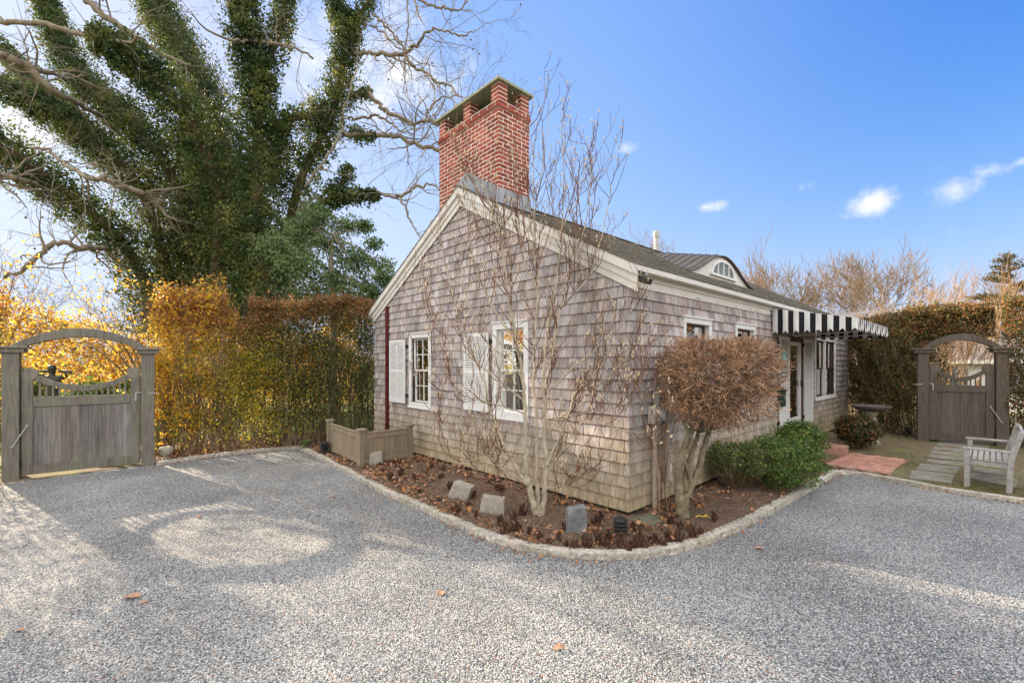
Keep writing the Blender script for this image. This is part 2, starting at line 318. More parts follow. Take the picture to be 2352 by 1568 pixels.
# glass
m, t, p, o = newmat('window_glass'); p.inputs['Base Color'].default_value = (.02, .022, .022, 1); p.inputs['Roughness'].default_value = .02
p.inputs['Specular IOR Level'].default_value = .8
tp = N('ShaderNodeBsdfTransparent', t); tp.inputs['Color'].default_value = (.85, .9, .88, 1); gl = N('ShaderNodeBsdfGlossy', t); gl.inputs['Roughness'].default_value = .01
fz = N('ShaderNodeFresnel', t); fz.inputs['IOR'].default_value = 1.6; ms = N('ShaderNodeMixShader', t)
wv = N('ShaderNodeTexNoise', t); wv.inputs['Scale'].default_value = 2.2; bb = N('ShaderNodeBump', t); bb.inputs['Strength'].default_value = .12; bb.inputs['Distance'].default_value = .02; L(t, coords(t), wv.inputs['Vector']); L(t, wv.outputs['Fac'], bb.inputs['Height']); L(t, bb.outputs[0], gl.inputs['Normal'])
L(t, fz.outputs[0], ms.inputs[0]); L(t, tp.outputs[0], ms.inputs[1]); L(t, gl.outputs[0], ms.inputs[2]); L(t, ms.outputs[0], o.inputs[0]); M['glass'] = m
# shingle walls: silvered cedar with rusty streaks, tan algae low down
def shinglemat(name, c1, c2, algae, rust, moss=None):
    m, t, p, o = newmat(name)
    g = N('ShaderNodeNewGeometry', t); cr = N('ShaderNodeValToRGB', t); e = cr.color_ramp.elements
    e[0].position, e[0].color = 0, rgb(c1); e[1].position, e[1].color = 1, rgb(c2)
    L(t, g.outputs['Random Per Island'], cr.inputs[0]); col = cr.outputs[0]
    # fine vertical grain
    n = N('ShaderNodeTexNoise', t); n.inputs['Scale'].default_value = 9; n.inputs['Detail'].default_value = 6; L(t, coords(t, (9, 9, .8)), n.inputs['Vector'])
    r = N('ShaderNodeMapRange', t); r.inputs['From Min'].default_value = .3; r.inputs['From Max'].default_value = .7; r.inputs['To Min'].default_value = .74; r.inputs['To Max'].default_value = 1.22; L(t, n.outputs['Fac'], r.inputs['Value'])
    # broad stains that run down the boards
    n2 = N('ShaderNodeTexNoise', t); n2.inputs['Scale'].default_value = 2.2; n2.inputs['Detail'].default_value = 7; n2.inputs['Roughness'].default_value = .7; L(t, coords(t, (2.2, 2.2, .8)), n2.inputs['Vector'])
    r2 = N('ShaderNodeMapRange', t); r2.inputs['From Min'].default_value = .35; r2.inputs['From Max'].default_value = .62; r2.inputs['To Min'].default_value = .62; r2.inputs['To Max'].default_value = 1.1; L(t, n2.outputs['Fac'], r2.inputs['Value'])
    mu = N('ShaderNodeMath', t, operation='MULTIPLY'); L(t, r.outputs[0], mu.inputs[0]); L(t, r2.outputs[0], mu.inputs[1])
    if rust is not None:
        wn = N('ShaderNodeTexWhiteNoise', t, noise_dimensions='1D'); L(t, g.outputs['Random Per Island'], wn.inputs['W'])
        rr = N('ShaderNodeMapRange', t); rr.inputs['From Min'].default_value = .5; rr.inputs['From Max'].default_value = 1; rr.inputs['To Max'].default_value = .55; L(t, wn.outputs['Value'], rr.inputs['Value'])
        m3 = N('ShaderNodeMix', t, data_type='RGBA'); m3.inputs['B'].default_value = rgb(rust); L(t, rr.outputs[0], m3.inputs['Factor']); L(t, col, m3.inputs['A']); col = m3.outputs['Result']
    if algae is not None:
        tcn = N('ShaderNodeTexCoord', t); sp = N('ShaderNodeSeparateXYZ', t); L(t, tcn.outputs['Object'], sp.inputs[0])
        a = N('ShaderNodeMath', t, operation='MULTIPLY_ADD'); a.inputs[1].default_value = 1.6; L(t, n2.outputs['Fac'], a.inputs[0]); L(t, sp.outputs['Z'], a.inputs[2])
        ra = N('ShaderNodeMapRange', t); ra.inputs['From Min'].default_value = 1.95; ra.inputs['From Max'].default_value = .95; ra.inputs['To Max'].default_value = .9; L(t, a.outputs[0], ra.inputs['Value'])
        m4 = N('ShaderNodeMix', t, data_type='RGBA'); m4.inputs['B'].default_value = rgb(algae); L(t, ra.outputs[0], m4.inputs['Factor']); L(t, col, m4.inputs['A']); col = m4.outputs['Result']
    if moss is not None:
        n5 = N('ShaderNodeTexNoise', t); n5.inputs['Scale'].default_value = 28; n5.inputs['Detail'].default_value = 4; L(t, coords(t), n5.inputs['Vector'])
        r5 = N('ShaderNodeMapRange', t); r5.inputs['From Min'].default_value = .48; r5.inputs['From Max'].default_value = .6; r5.inputs['To Max'].default_value = .8; L(t, n5.outputs['Fac'], r5.inputs['Value'])
        m5 = N('ShaderNodeMix', t, data_type='RGBA'); m5.inputs['B'].default_value = rgb(moss); L(t, r5.outputs[0], m5.inputs['Factor']); L(t, col, m5.inputs['A']); col = m5.outputs['Result']
    h = N('ShaderNodeHueSaturation', t); L(t, col, h.inputs['Color']); L(t, mu.outputs[0], h.inputs['Value']); L(t, h.outputs[0], p.inputs['Base Color'])
    p.inputs['Roughness'].default_value = .85; p.inputs['Specular IOR Level'].default_value = .2
    b = N('ShaderNodeBump', t); b.inputs['Strength'].default_value = .35; b.inputs['Distance'].default_value = .003; L(t, n.outputs['Fac'], b.inputs['Height']); L(t, b.outputs[0], p.inputs['Normal'])
    return m
M['shingle'] = shinglemat('silvered_cedar_shingles', (.32, .28, .275), (.59, .545, .535), (.46, .375, .235), (.50, .375, .305))
M['roofshingle'] = shinglemat('mossy_roof_shingles', (.13, .118, .10), (.23, .21, .18), None, None, (.14, .138, .085))
# gravel
m, t, p, o = newmat('washed_gravel')
v = coords(t)
vo = N('ShaderNodeTexVoronoi', t); vo.inputs['Scale'].default_value = 88; L(t, v, vo.inputs['Vector'])
sp = N('ShaderNodeSeparateColor', t); L(t, vo.outputs['Color'], sp.inputs[0])
cr = N('ShaderNodeValToRGB', t); e = cr.color_ramp.elements; e[0].position = 0; e[0].color = (.08, .092, .11, 1); e[1].position = 1; e[1].color = (.74, .72, .66, 1)
for pos, c in ((.22, (.19, .21, .235)), (.45, (.32, .34, .355)), (.7, (.44, .45, .445)), (.88, (.56, .55, .52))): q = e.new(pos); q.color = rgb(c)
L(t, sp.outputs[0], cr.inputs[0])
# thin dark gaps between stones, scattered rusty stones, broad tonal patches
de = N('ShaderNodeMapRange', t); de.inputs['From Min'].default_value = .35; de.inputs['From Max'].default_value = .75; de.inputs['To Min'].default_value = 1; de.inputs['To Max'].default_value = .32; L(t, vo.outputs['Distance'], de.inputs['Value'])
n1 = N('ShaderNodeTexNoise', t); n1.inputs['Scale'].default_value = .9; n1.inputs['Detail'].default_value = 5; L(t, v, n1.inputs['Vector'])
nr = N('ShaderNodeMapRange', t); nr.inputs['From Min'].default_value = .3; nr.inputs['From Max'].default_value = .7; nr.inputs['To Min'].default_value = .72; nr.inputs['To Max'].default_value = 1.2; L(t, n1.outputs['Fac'], nr.inputs['Value'])
mu = N('ShaderNodeMath', t, operation='MULTIPLY'); L(t, de.outputs[0], mu.inputs[0]); L(t, nr.outputs[0], mu.inputs[1])
gt = N('ShaderNodeMath', t, operation='GREATER_THAN'); gt.inputs[1].default_value = .985; L(t, sp.outputs[1], gt.inputs[0])
mo = N('ShaderNodeMix', t, data_type='RGBA'); mo.inputs['B'].default_value = (.42, .15, .05, 1); L(t, gt.outputs[0], mo.inputs['Factor']); L(t, cr.outputs[0], mo.inputs['A'])
h = N('ShaderNodeHueSaturation', t); L(t, mo.outputs['Result'], h.inputs['Color']); L(t, mu.outputs[0], h.inputs['Value']); L(t, h.outputs[0], p.inputs['Base Color'])
iv = N('ShaderNodeMath', t, operation='MULTIPLY'); iv.inputs[1].default_value = -1; L(t, vo.outputs['Distance'], iv.inputs[0])
n2 = N('ShaderNodeTexNoise', t); n2.inputs['Scale'].default_value = 9; n2.inputs['Detail'].default_value = 5; L(t, v, n2.inputs['Vector'])
b0 = N('ShaderNodeBump', t); b0.inputs['Strength'].default_value = .5; b0.inputs['Distance'].default_value = .02; L(t, n2.outputs['Fac'], b0.inputs['Height'])
b = N('ShaderNodeBump', t); b.inputs['Strength'].default_value = 1.0; b.inputs['Distance'].default_value = .012; L(t, iv.outputs[0], b.inputs['Height']); L(t, b0.outputs[0], b.inputs['Normal']); L(t, b.outputs[0], p.inputs['Normal'])
p.inputs['Roughness'].default_value = .8; M['gravel'] = m
M['pebble'] = pmat('loose_pebble', (.46, .465, .45), (.29, .305, .32), 40, .75, .2, island=.6, ihue=.02)
M['soil'] = pmat('bark_mulch', (.10, .066, .048), (.22, .155, .11), 34, .95, 1.0, c3=(.25, .175, .12), c3scale=22, c3amt=.8, bdist=.02)
M['dirt'] = pmat('mossy_dirt', (.20, .15, .10), (.12, .10, .055), 7, .95, .8, c3=(.16, .18, .05), c3scale=1.8, c3amt=.7, bdist=.02)
M['lawn'] = pmat('far_lawn', (.12, .15, .035), (.19, .20, .05), 2.5, .95, .8, c3=(.22, .16, .07), c3scale=.8, c3amt=.6, bdist=.03)
M['grass'] = leafmat('grass_blade', [(0, (.10, .13, .03)), (1, (.22, .24, .06))], .3)
M['ivy'] = leafmat('ivy_leaf', [(0, (.026, .045, .015)), (.4, (.062, .10, .028)), (.7, (.125, .16, .04)), (.88, (.22, .23, .055)), (1, (.30, .27, .07))], .5, 1.3, rw=.55, nw=2.0)
M['holly'] = leafmat('grey_green_leaf', [(0, (.05, .09, .035)), (.5, (.16, .24, .09)), (1, (.30, .38, .16))], .45, 1.5)
M['gold'] = leafmat('golden_autumn_leaf', [(0, (.48, .18, .03)), (.15, (.80, .40, .04)), (.45, (.88, .57, .06)), (.85, (.90, .72, .11)), (1, (.62, .64, .12))], .65, 1.4)
M['russet'] = leafmat('russet_leaf', [(0, (.16, .08, .04)), (.4, (.36, .17, .07)), (.75, (.55, .26, .10)), (1, (.52, .34, .12))], .45, 1.4)
M['hgreen'] = leafmat('privet_leaf', [(0, (.045, .065, .022)), (.4, (.085, .12, .035)), (.75, (.15, .19, .05)), (1, (.28, .30, .08))], .4, 1.2)
M['ygreen'] = leafmat('yellow_green_leaf', [(0, (.20, .21, .03)), (.5, (.48, .46, .05)), (1, (.80, .62, .08))], .55, 1.5)
M['bgreen'] = leafmat('brown_green_leaf', [(0, (.055, .055, .025)), (.4, (.11, .105, .045)), (.75, (.19, .16, .07)), (1, (.32, .23, .10))], .35, 1.2)
M['box'] = leafmat('boxwood_leaf', [(0, (.03, .07, .02)), (.45, (.085, .17, .04)), (.8, (.19, .30, .06)), (1, (.36, .42, .09))], .35, 3.5, rough=.35)
M['nandina'] = leafmat('red_green_leaf', [(0, (.03, .06, .02)), (.45, (.07, .10, .03)), (.7, (.20, .13, .05)), (1, (.34, .13, .06))], .35, 3)
M['conifer'] = leafmat('conifer_needle', [(0, (.06, .07, .03)), (.6, (.16, .13, .06)), (1, (.30, .21, .10))], .3, 1)
# ------------------------------------------------------------------ ground
GZ = -0.062                                        # top of the gravel; planted ground is at about 0 behind the kerb
g = MB(); S = 400
g.add([(-S, -S, GZ - .006), (S, -S, GZ - .006), (S, S, GZ - .006), (-S, S, GZ - .006)], [(0, 1, 2, 3)])
tag(g.build('ground', M['lawn']), kind='structure')
K = [(358, 1061), (450, 1047), (562, 1034), (640, 1027), (686, 1024), (719, 1036), (802, 1079), (885, 1124), (985, 1164), (1052, 1195), (1102, 1218), (1180, 1244), (1260, 1260), (1340, 1267),
     (1420, 1269), (1500, 1264), (1570, 1250), (1640, 1226), (1700, 1198), (1760, 1168), (1830, 1130), (1890, 1096), (1918, 1080), (1945, 1079), (2000, 1089), (2100, 1107), (2200, 1125), (2300, 1138), (2450, 1160), (2620, 1190), (4200, 1420)]
KP = [np.array(G(u, v, -.01))[:2] for u, v in K]
def dense(poly, step=.05):
    sp = []
    for i in range(len(poly) - 1):
        a, b = poly[i], poly[i + 1]; n = max(1, int(np.linalg.norm(b - a) / step)); sp += [a + (b - a) * k / n for k in range(n)]
    return np.array(sp + [poly[-1]])
ks = [KP[0:5], KP[4:23], KP[22:]]
def smooth(path, w):
    q = path.copy()
    for _ in range(w): q[1:-1] = (q[:-2] + q[1:-1] * 2 + q[2:]) / 4
    return q
KD = np.concatenate([smooth(dense(s_), 30) for s_ in ks])
def inpoly(px, py, poly):
    x, y = poly[:, 0], poly[:, 1]; c = np.zeros(px.shape, bool); j = len(poly) - 1
    for i in range(len(poly)):
        cond = ((y[i] > py) != (y[j] > py)) & (px < (x[j] - x[i]) * (py - y[i]) / (y[j] - y[i] + 1e-12) + x[i]); c ^= cond; j = i
    return c
# gravel court: everything on this side of the kerb and of the gate line
gl = np.array(G(-60, 1122, GZ))[:2]; glr = np.array(G(345, 1066, GZ))[:2]
poly = np.array([(-14, -3), (16, -3)] + [(16, -1.5)] + [tuple(q) for q in KD[::-1]] + [tuple(glr), tuple(gl), tuple(gl + (gl - glr) * 1.0)] + [(-14, 2)])
def sheet(name, poly, mat, step, z, amp=0.0, sc_=1.0, bb=None, zf=None):
    x0, y0 = poly.min(0); x1, y1 = poly.max(0)
    xs = np.arange(x0, x1 + step, step); ys = np.arange(y0, y1 + step, step)
    X, Y = np.meshgrid(xs, ys, indexing='ij'); ins = inpoly(X[:-1, :-1] + step / 2, Y[:-1, :-1] + step / 2, poly)
    Z = z + amp * (np.sin(X * 5.1 * sc_ + 1.3 * np.sin(Y * 3.7 * sc_)) * .5 + np.sin(Y * 7.3 * sc_ + X * 4.1) * .3 + np.random.default_rng(3).normal(size=X.shape) * .25)
    if zf is not None: Z = zf(X, Y, Z)
    idx = -np.ones(X.shape, int); used = np.zeros(X.shape, bool)
    used[:-1, :-1] |= ins; used[1:, :-1] |= ins; used[:-1, 1:] |= ins; used[1:, 1:] |= ins
    idx[used] = np.arange(used.sum()); vs = np.stack([X[used], Y[used], Z[used]], 1)
    I, J = np.nonzero(ins); fs = np.stack([idx[I, J], idx[I + 1, J], idx[I + 1, J + 1], idx[I, J + 1]], 1)
    me = bpy.data.meshes.new(name); me.from_pydata(vs.tolist(), [], fs.tolist()); me.materials.append(mat); me.polygons.foreach_set('use_smooth', [True] * len(fs)); me.update()
    ob = bpy.data.objects.new(name, me); C.objects.link(ob); return ob
# flat sheet of gravel (a single large polygon, edges hidden under the kerb)
me = bpy.data.meshes.new('gravel_court'); pv = [(float(a), float(b), GZ) for a, b in poly]; me.from_pydata(pv, [], [tuple(range(len(pv)))]); me.materials.append(M['gravel']); me.update()
go = bpy.data.objects.new('gravel_court', me); C.objects.link(go); tag(go, kind='structure')
# loose stones standing proud of the gravel
def pebbles(n, xr, yr, s0, s1, seed, nearest=0):
    r = np.random.default_rng(seed); x = r.uniform(*xr, n); y = r.uniform(*yr, n)
    k = inpoly(x, y, poly); x, y = x[k], y[k]; n = len(x)
    base = np.array([(1, 0, 0), (.5, .87, 0), (-.5, .87, 0), (-1, 0, 0), (-.5, -.87, 0), (.5, -.87, 0), (.45, .25, .7), (-.45, .3, .75), (0, -.5, .7)])
    F = np.array([(0, 1, 6), (1, 2, 7), (1, 7, 6), (2, 3, 7), (3, 4, 8), (3, 8, 7), (4, 5, 8), (5, 0, 6), (5, 6, 8), (6, 7, 8)])
    s_ = r.uniform(s0, s1, n); a = r.uniform(0, 6.28, n); asp = r.uniform(.55, 1, n); hh = r.uniform(.5, 1.0, n)
    B = base[None] * (1 + r.normal(size=(n, 9, 3)) * .12)
    bxx = B[..., 0] * s_[:, None]; byy = B[..., 1] * (s_ * asp)[:, None]
    V = np.stack([bxx * np.cos(a)[:, None] - byy * np.sin(a)[:, None] + x[:, None], bxx * np.sin(a)[:, None] + byy * np.cos(a)[:, None] + y[:, None], B[..., 2] * (s_ * hh)[:, None] + GZ + (r.uniform(-.3, .5, n) * s_)[:, None]], 2)
    return V.reshape(-1, 3), (F[None] + (np.arange(n) * 9)[:, None, None]).reshape(-1, 3)
va, fa = pebbles(60000, (-4.5, 4.6), (1.9, 4.2), .004, .0072, 11)
vb, fb = pebbles(26000, (-7.5, 8.2), (4.2, 8.5), .0045, .0075, 12)
vv = np.concatenate([va, vb]); ff = np.concatenate([fa, fb + len(va)])
me = bpy.data.meshes.new('loose_gravel'); me.vertices.add(len(vv)); me.vertices.foreach_set('co', vv.reshape(-1)); me.loops.add(len(ff) * 3); me.loops.foreach_set('vertex_index', ff.reshape(-1).astype(np.int32))
me.polygons.add(len(ff)); me.polygons.foreach_set('loop_start', (np.arange(len(ff)) * 3).astype(np.int32)); me.polygons.foreach_set('loop_total', np.full(len(ff), 3, np.int32)); me.materials.append(M['pebble']); me.update(calc_edges=True)
o = bpy.data.objects.new('loose_gravel', me); C.objects.link(o); tag(o, 'grey and white pebbles loose on the gravel court', 'gravel', kind='stuff')

# house frame: origin at the near corner, local x along the entrance side, local y along the gable
HA = math.atan2(.68, .734); HC = Vector((1.371, 5.28, 0)); HX = Vector((.734, .68, 0)).normalized(); HY = Vector((-.68, .734, 0)).normalized()
def gb(u, v=None):
    r = (u - CX) / FP; b = (HC.x - r * HC.y) / (-HY.x + r * HY.y)
    return b if v is None else (b, CAMZ + (HZ - v) / FP * (HC.y + HY.y * b))
def rt(u, v=None):
    r = (u - CX) / FP; a = (r * HC.y - HC.x) / (HX.x - r * HX.y)
    return a if v is None else (a, CAMZ + (HZ - v) / FP * (HC.y + HX.y * a))
def HW(x, y, z=0): q = HC + HX * x + HY * y; return Vector((q.x, q.y, z))
# planting bed (mulch) and side yard
inside1 = [HW(7.2, .35), HW(.6, .6), HW(.6, 5.9), HW(.2, 8.2)]
bedpoly = np.array([tuple(q) for q in KD[:np.argmin(np.linalg.norm(KD - KP[22], axis=1)) + 1]] + [tuple(q[:2]) for q in inside1] + [(-3.6, 12.0), (-8.6, 9.6)])
def bedz(X, Y, Z):
    d = np.full(X.shape, 9.0)
    for q in KD[::4]: d = np.minimum(d, np.hypot(X - q[0], Y - q[1]))
    return np.where(d < .12, -.045, Z + .025 * np.clip(d - .12, 0, 1))
tag(sheet('planting_bed', bedpoly, M['soil'], .05, -.02, .018, 2.2, zf=bedz), kind='structure')
i22 = np.argmin(np.linalg.norm(KD - KP[22], axis=1))
yardpoly = np.array([tuple(q) for q in KD[i22:]] + [(14.5, 2.5), (20, 8), (17, 17), (8, 15)] + [tuple(HW(10, 1.5)[:2]), tuple(HW(7.2, .35)[:2])])
tag(sheet('side_yard', yardpoly, M['dirt'], .10, -.012, .008, 1.2, zf=bedz), kind='structure')
# kerb of granite blocks
kb = MB(); i = 0; arc = np.concatenate([[0], np.cumsum(np.linalg.norm(np.diff(KD, axis=0), axis=1))])
def at(s_): return np.array([np.interp(s_, arc, KD[:, 0]), np.interp(s_, arc, KD[:, 1])])
s_ = 0.0; r_ = random.Random(4)
while s_ < arc[-1] - .1:
    ln = r_.uniform(.20, .30); a, b = at(s_ + .004), at(min(s_ + ln - .006, arc[-1])); c = (a + b) / 2; an = math.atan2(b[1] - a[1], b[0] - a[0]) + r_.uniform(-.02, .02)
    w = r_.uniform(.105, .125); top = r_.uniform(-.006, .008); l2 = np.linalg.norm(b - a)
    nx, ny = 6, 3; vsl = []
    # a rough block: subdivided box with jitter
    gx = np.linspace(-l2 / 2, l2 / 2, nx); gy = np.linspace(-w / 2, w / 2, ny); gz = [-.09, -.035, top]
    vid = {}; V = []; F = []
    def vi(ix, iy, iz):
        k_ = (ix, iy, iz)
        if k_ not in vid:
            ex = .006 if ix in (0, nx - 1) else 0; ez = .006 if (ix in (0, nx - 1) or iy in (0, ny - 1)) and iz == 2 else 0
            vid[k_] = len(V); V.append((gx[ix] - math.copysign(ex, gx[ix]) + r_.gauss(0, .002), gy[iy] + r_.gauss(0, .0035), gz[iz] - ez + r_.gauss(0, .0028)))
        return vid[k_]
    for ix in range(nx - 1):
        for iy in range(ny - 1): F.append((vi(ix, iy, 2), vi(ix + 1, iy, 2), vi(ix + 1, iy + 1, 2), vi(ix, iy + 1, 2)))
        for iz in range(2):
            F.append((vi(ix, 0, iz), vi(ix + 1, 0, iz), vi(ix + 1, 0, iz + 1), vi(ix, 0, iz + 1))); F.append((vi(ix, ny - 1, iz), vi(ix, ny - 1, iz + 1), vi(ix + 1, ny - 1, iz + 1), vi(ix + 1, ny - 1, iz)))
    for iy in range(ny - 1):
        for iz in range(2):
            F.append((vi(0, iy, iz), vi(0, iy, iz + 1), vi(0, iy + 1, iz + 1), vi(0, iy + 1, iz))); F.append((vi(nx - 1, iy, iz), vi(nx - 1, iy + 1, iz), vi(nx - 1, iy + 1, iz + 1), vi(nx - 1, iy, iz + 1)))
    kb.add(V, F, TR(c[0], c[1], 0) @ RZ(an)); s_ += ln
# pale joints: a low core under the blocks
for i in range(0, len(KD) - 4, 3):
    a, b = KD[i], KD[i + 3]; c = (a + b) / 2; ll = np.linalg.norm(b - a)
    if ll > .01: kb.box((0, 0, -.048), (ll, .098, .09), TR(c[0], c[1], 0) @ RZ(math.atan2(b[1] - a[1], b[0] - a[0])))
tag(kb.build('kerb', M['curb']), kind='structure')
# threshold strip of packed earth under the left gate and the narrow edging in front of it
e_ = MB(); a, b = gl, glr; c = (a + b) / 2; an = math.atan2(b[1] - a[1], b[0] - a[0])
e_.box((0, .03, GZ - .02), (np.linalg.norm(b - a), .05, .062), TR(c[0], c[1], 0) @ RZ(an)); tag(e_.build('gate_edging', M['curb'], bevel=.006), kind='structure')
tp_ = np.array([tuple(gl + (gl - glr)), tuple(glr), tuple(glr + np.array([-.5, .75])), tuple(gl + (gl - glr) + np.array([-.5, .75]))])
tag(sheet('gate_threshold', tp_, M['dirt'], .06, GZ + .014, .006), kind='structure')

# ------------------------------------------------------------------ house
house = empty('shingled_cottage', HC, HA); tag(house, 'grey cedar-shingled cottage with red brick chimney and striped awning', 'house')
FG = Matrix(((0, -1, 0, 0), (1, 0, 0, 0), (0, 0, 1, 0), (0, 0, 0, 1)))   # (s, outward, z) on the gable wall -> house
FR = Matrix(((1, 0, 0, 0), (0, -1, 0, 0), (0, 0, 1, 0), (0, 0, 0, 1)))   # the same on the entrance wall
GW, GLn = 6.53, gb(1200) * 0 + 11.5                 # gable width, length of the entrance wall
HR = GW / 2; SL = .543; ZR0 = 3.03                  # roof surface over the wall plane; slope
def zroof(b): return ZR0 + SL * (b if b <= HR else GW - b)
EXP = .1405
def opening(f, uL, vT, uR, vB):
    s0 = f(uL); s1 = f(uR); zt = f(uL, vT)[1]; zb = f(uL, vB)[1]; return [s0, s1, zb, zt]
k_ = .65333
# windows (outer edge of casings): s0, s1, z bottom, z top
w1 = [gb(k_ * 1519), gb(k_ * 1442.5), gb(k_ * 1442.5, k_ * 1426)[1], gb(k_ * 1442.5, k_ * 1175.5)[1]]
w2 = [gb(k_ * 1862), gb(k_ * 1736.5), gb(k_ * 1736.5, k_ * 1462)[1], gb(k_ * 1736.5, k_ * 1139)[1]]
sh1 = [gb(k_ * 1434), gb(k_ * 1380.4), gb(k_ * 1380.4, k_ * 1410)[1], gb(k_ * 1380.4, k_ * 1197)[1]]
sh2 = [gb(k_ * 1728), gb(k_ * 1642.5), gb(k_ * 1642.5, k_ * 1437)[1], gb(k_ * 1642.5, k_ * 1174)[1]]
r1 = [rt(k_ * 2396.6), rt(k_ * 2495), 0, rt(k_ * 2396.6, k_ * 1113.8)[1]]; r1[2] = r1[3] - .82
r2 = [rt(k_ * 2579.6), rt(k_ * 2650), 0, rt(k_ * 2579.6, k_ * 1137)[1]]; r2[2] = r2[3] - .82
r3 = [rt(1869.6), rt(1916), rt(1869.6, 918)[1], rt(1869.6, 775)[1]]
dr = [rt(1807), rt(1840), .47, 2.36]
sd1 = [rt(1783.4), rt(1805.5), .45, 2.33]; sd2 = [rt(1840.8), rt(1860.5), .45, 2.33]
for w_ in (w1, w2, r1, r2, r3, dr): print('opening', [round(q, 2) for q in w_])
def shingles(mb, F, x0, x1, z0, top, opens, seed, wmin=.075, wmax=.19, zmax=5.2):
    r = random.Random(seed); row = 0; z = z0
    while z < zmax:
        x = x0 - r.uniform(0, .1); h = EXP
        while x < x1:
            w = r.uniform(wmin, wmax); a, b = max(x, x0), min(x + w - .0065, x1); x += w
            if b - a < .015: continue
            pieces = [(a, b, z, z + h + .022)]
            for (o0, o1, oz0, oz1) in opens:
                np_ = []
                for (p, q, zl, zh) in pieces:
                    if q <= o0 or p >= o1 or zl >= oz1 or zl + h <= oz0: np_.append((p, q, zl, zh)); continue
                    if p < o0: np_.append((p, o0, zl, zh))
                    if q > o1: np_.append((o1, q, zl, zh))
                    m0, m1 = max(p, o0), min(q, o1)
                    if zl < oz0: np_.append((m0, m1, zl, oz0))
                    if zl + h > oz1 and zl < oz1: np_.append((m0, m1, oz1, zh))
                pieces = np_
            for (p, q, zl, zh) in pieces:
                if q - p < .012 or zh - zl < .01: continue
                ta, tb = top(p), top(q)
                if zl > ta - .01 and zl > tb - .01: continue
                za, zb = max(min(zh, ta), zl + .001), max(min(zh, tb), zl + .001)
                j = r.uniform(-.003, .003); bo = .029 + r.uniform(-.003, .004); to = .005
                zj = zl + r.uniform(-.002, .002)
                v = [(p, 0, zl + j), (q, 0, zl + j), (q, bo, zj), (p, bo, zj), (p, 0, za), (q, 0, zb), (q, bo - (bo - to) * min(1, (zb - zl) / h), zb), (p, bo - (bo - to) * min(1, (za - zl) / h), za)]
                mb.add(v, [(0, 1, 2, 3), (3, 2, 6, 7), (7, 6, 5, 4), (0, 3, 7, 4), (1, 5, 6, 2)], F)
        z += h; row += 1
def sheath(mb, F, x0, x1, z0, top, opens, kink=None):
    xs = sorted(set([x0, x1] + ([kink] if kink else []) + [q for o_ in opens for q in o_[:2]]))
    for a, b in zip(xs[:-1], xs[1:]):
        segs = [z0]; mid = (a + b) / 2
        cuts = sorted([(o_[2], o_[3]) for o_ in opens if o_[0] < mid < o_[1]])
        lo = z0
        for c0, c1 in cuts: mb.bx(a, b, -.1, 0, lo, c0, F); lo = c1
        v = [(a, -.1, lo), (b, -.1, lo), (b, -.1, top(b)), (a, -.1, top(a)), (a, 0, lo), (b, 0, lo), (b, 0, top(b)), (a, 0, top(a))]
        mb.add(v, [(0, 3, 2, 1), (4, 5, 6, 7), (0, 1, 5, 4), (3, 7, 6, 2), (0, 4, 7, 3), (1, 2, 6, 5)], F)
def inner(w_, c=.09): return (w_[0] + c, w_[1] - c, w_[2] + c, w_[3] - c)
og = [inner(w1), inner(w2)]; orr = [inner(r1, .07), inner(r2, .07), inner(r3, .06), (dr[0], dr[1], dr[2], dr[3])]
ztg = lambda b: zroof(min(max(b, 0), GW)) - .06
wg = MB(); shingles(wg, FG, -.02, GW + .02, .05, lambda b: zroof(min(max(b, 0), GW)) - .1, og, 1); 
tag(wg.build('gable_wall', M['shingle'], house))
wr = MB(); shingles(wr, FR, -.02, 11.5, .05, lambda b: 2.8, orr, 2, zmax=2.8); wr.build('entrance_wall', M['shingle'], house)
co = MB(); sheath(co, FG, 0.1, GW, -.1, ztg, og, HR); sheath(co, FR, 0, 11.5, -.1, lambda b: 2.95, orr)
co.bx(11.4, 11.5, .1, GW, -.1, 2.9); co.bx(.1, 11.38, GW - .1, GW, -.1, 2.9)
co.build('wall_core', M['darkroom'], house)
fo = MB(); fo.bx(.012, 11.48, .012, .1, -.12, .05); fo.bx(.012, .1, .1, GW - .01, -.12, .05)
fo.build('foundation', M['slab'], house)
# far end gable and back wall, plain shingles too
we = MB(); shingles(we, Matrix(((0, 1, 0, 11.5), (1, 0, 0, 0), (0, 0, 1, 0), (0, 0, 0, 1))), 0, GW, .05, lambda b: zroof(min(max(b, 0), GW)) - .1, [], 5, .1, .22)
we.build('end_wall', M['shingle'], house)
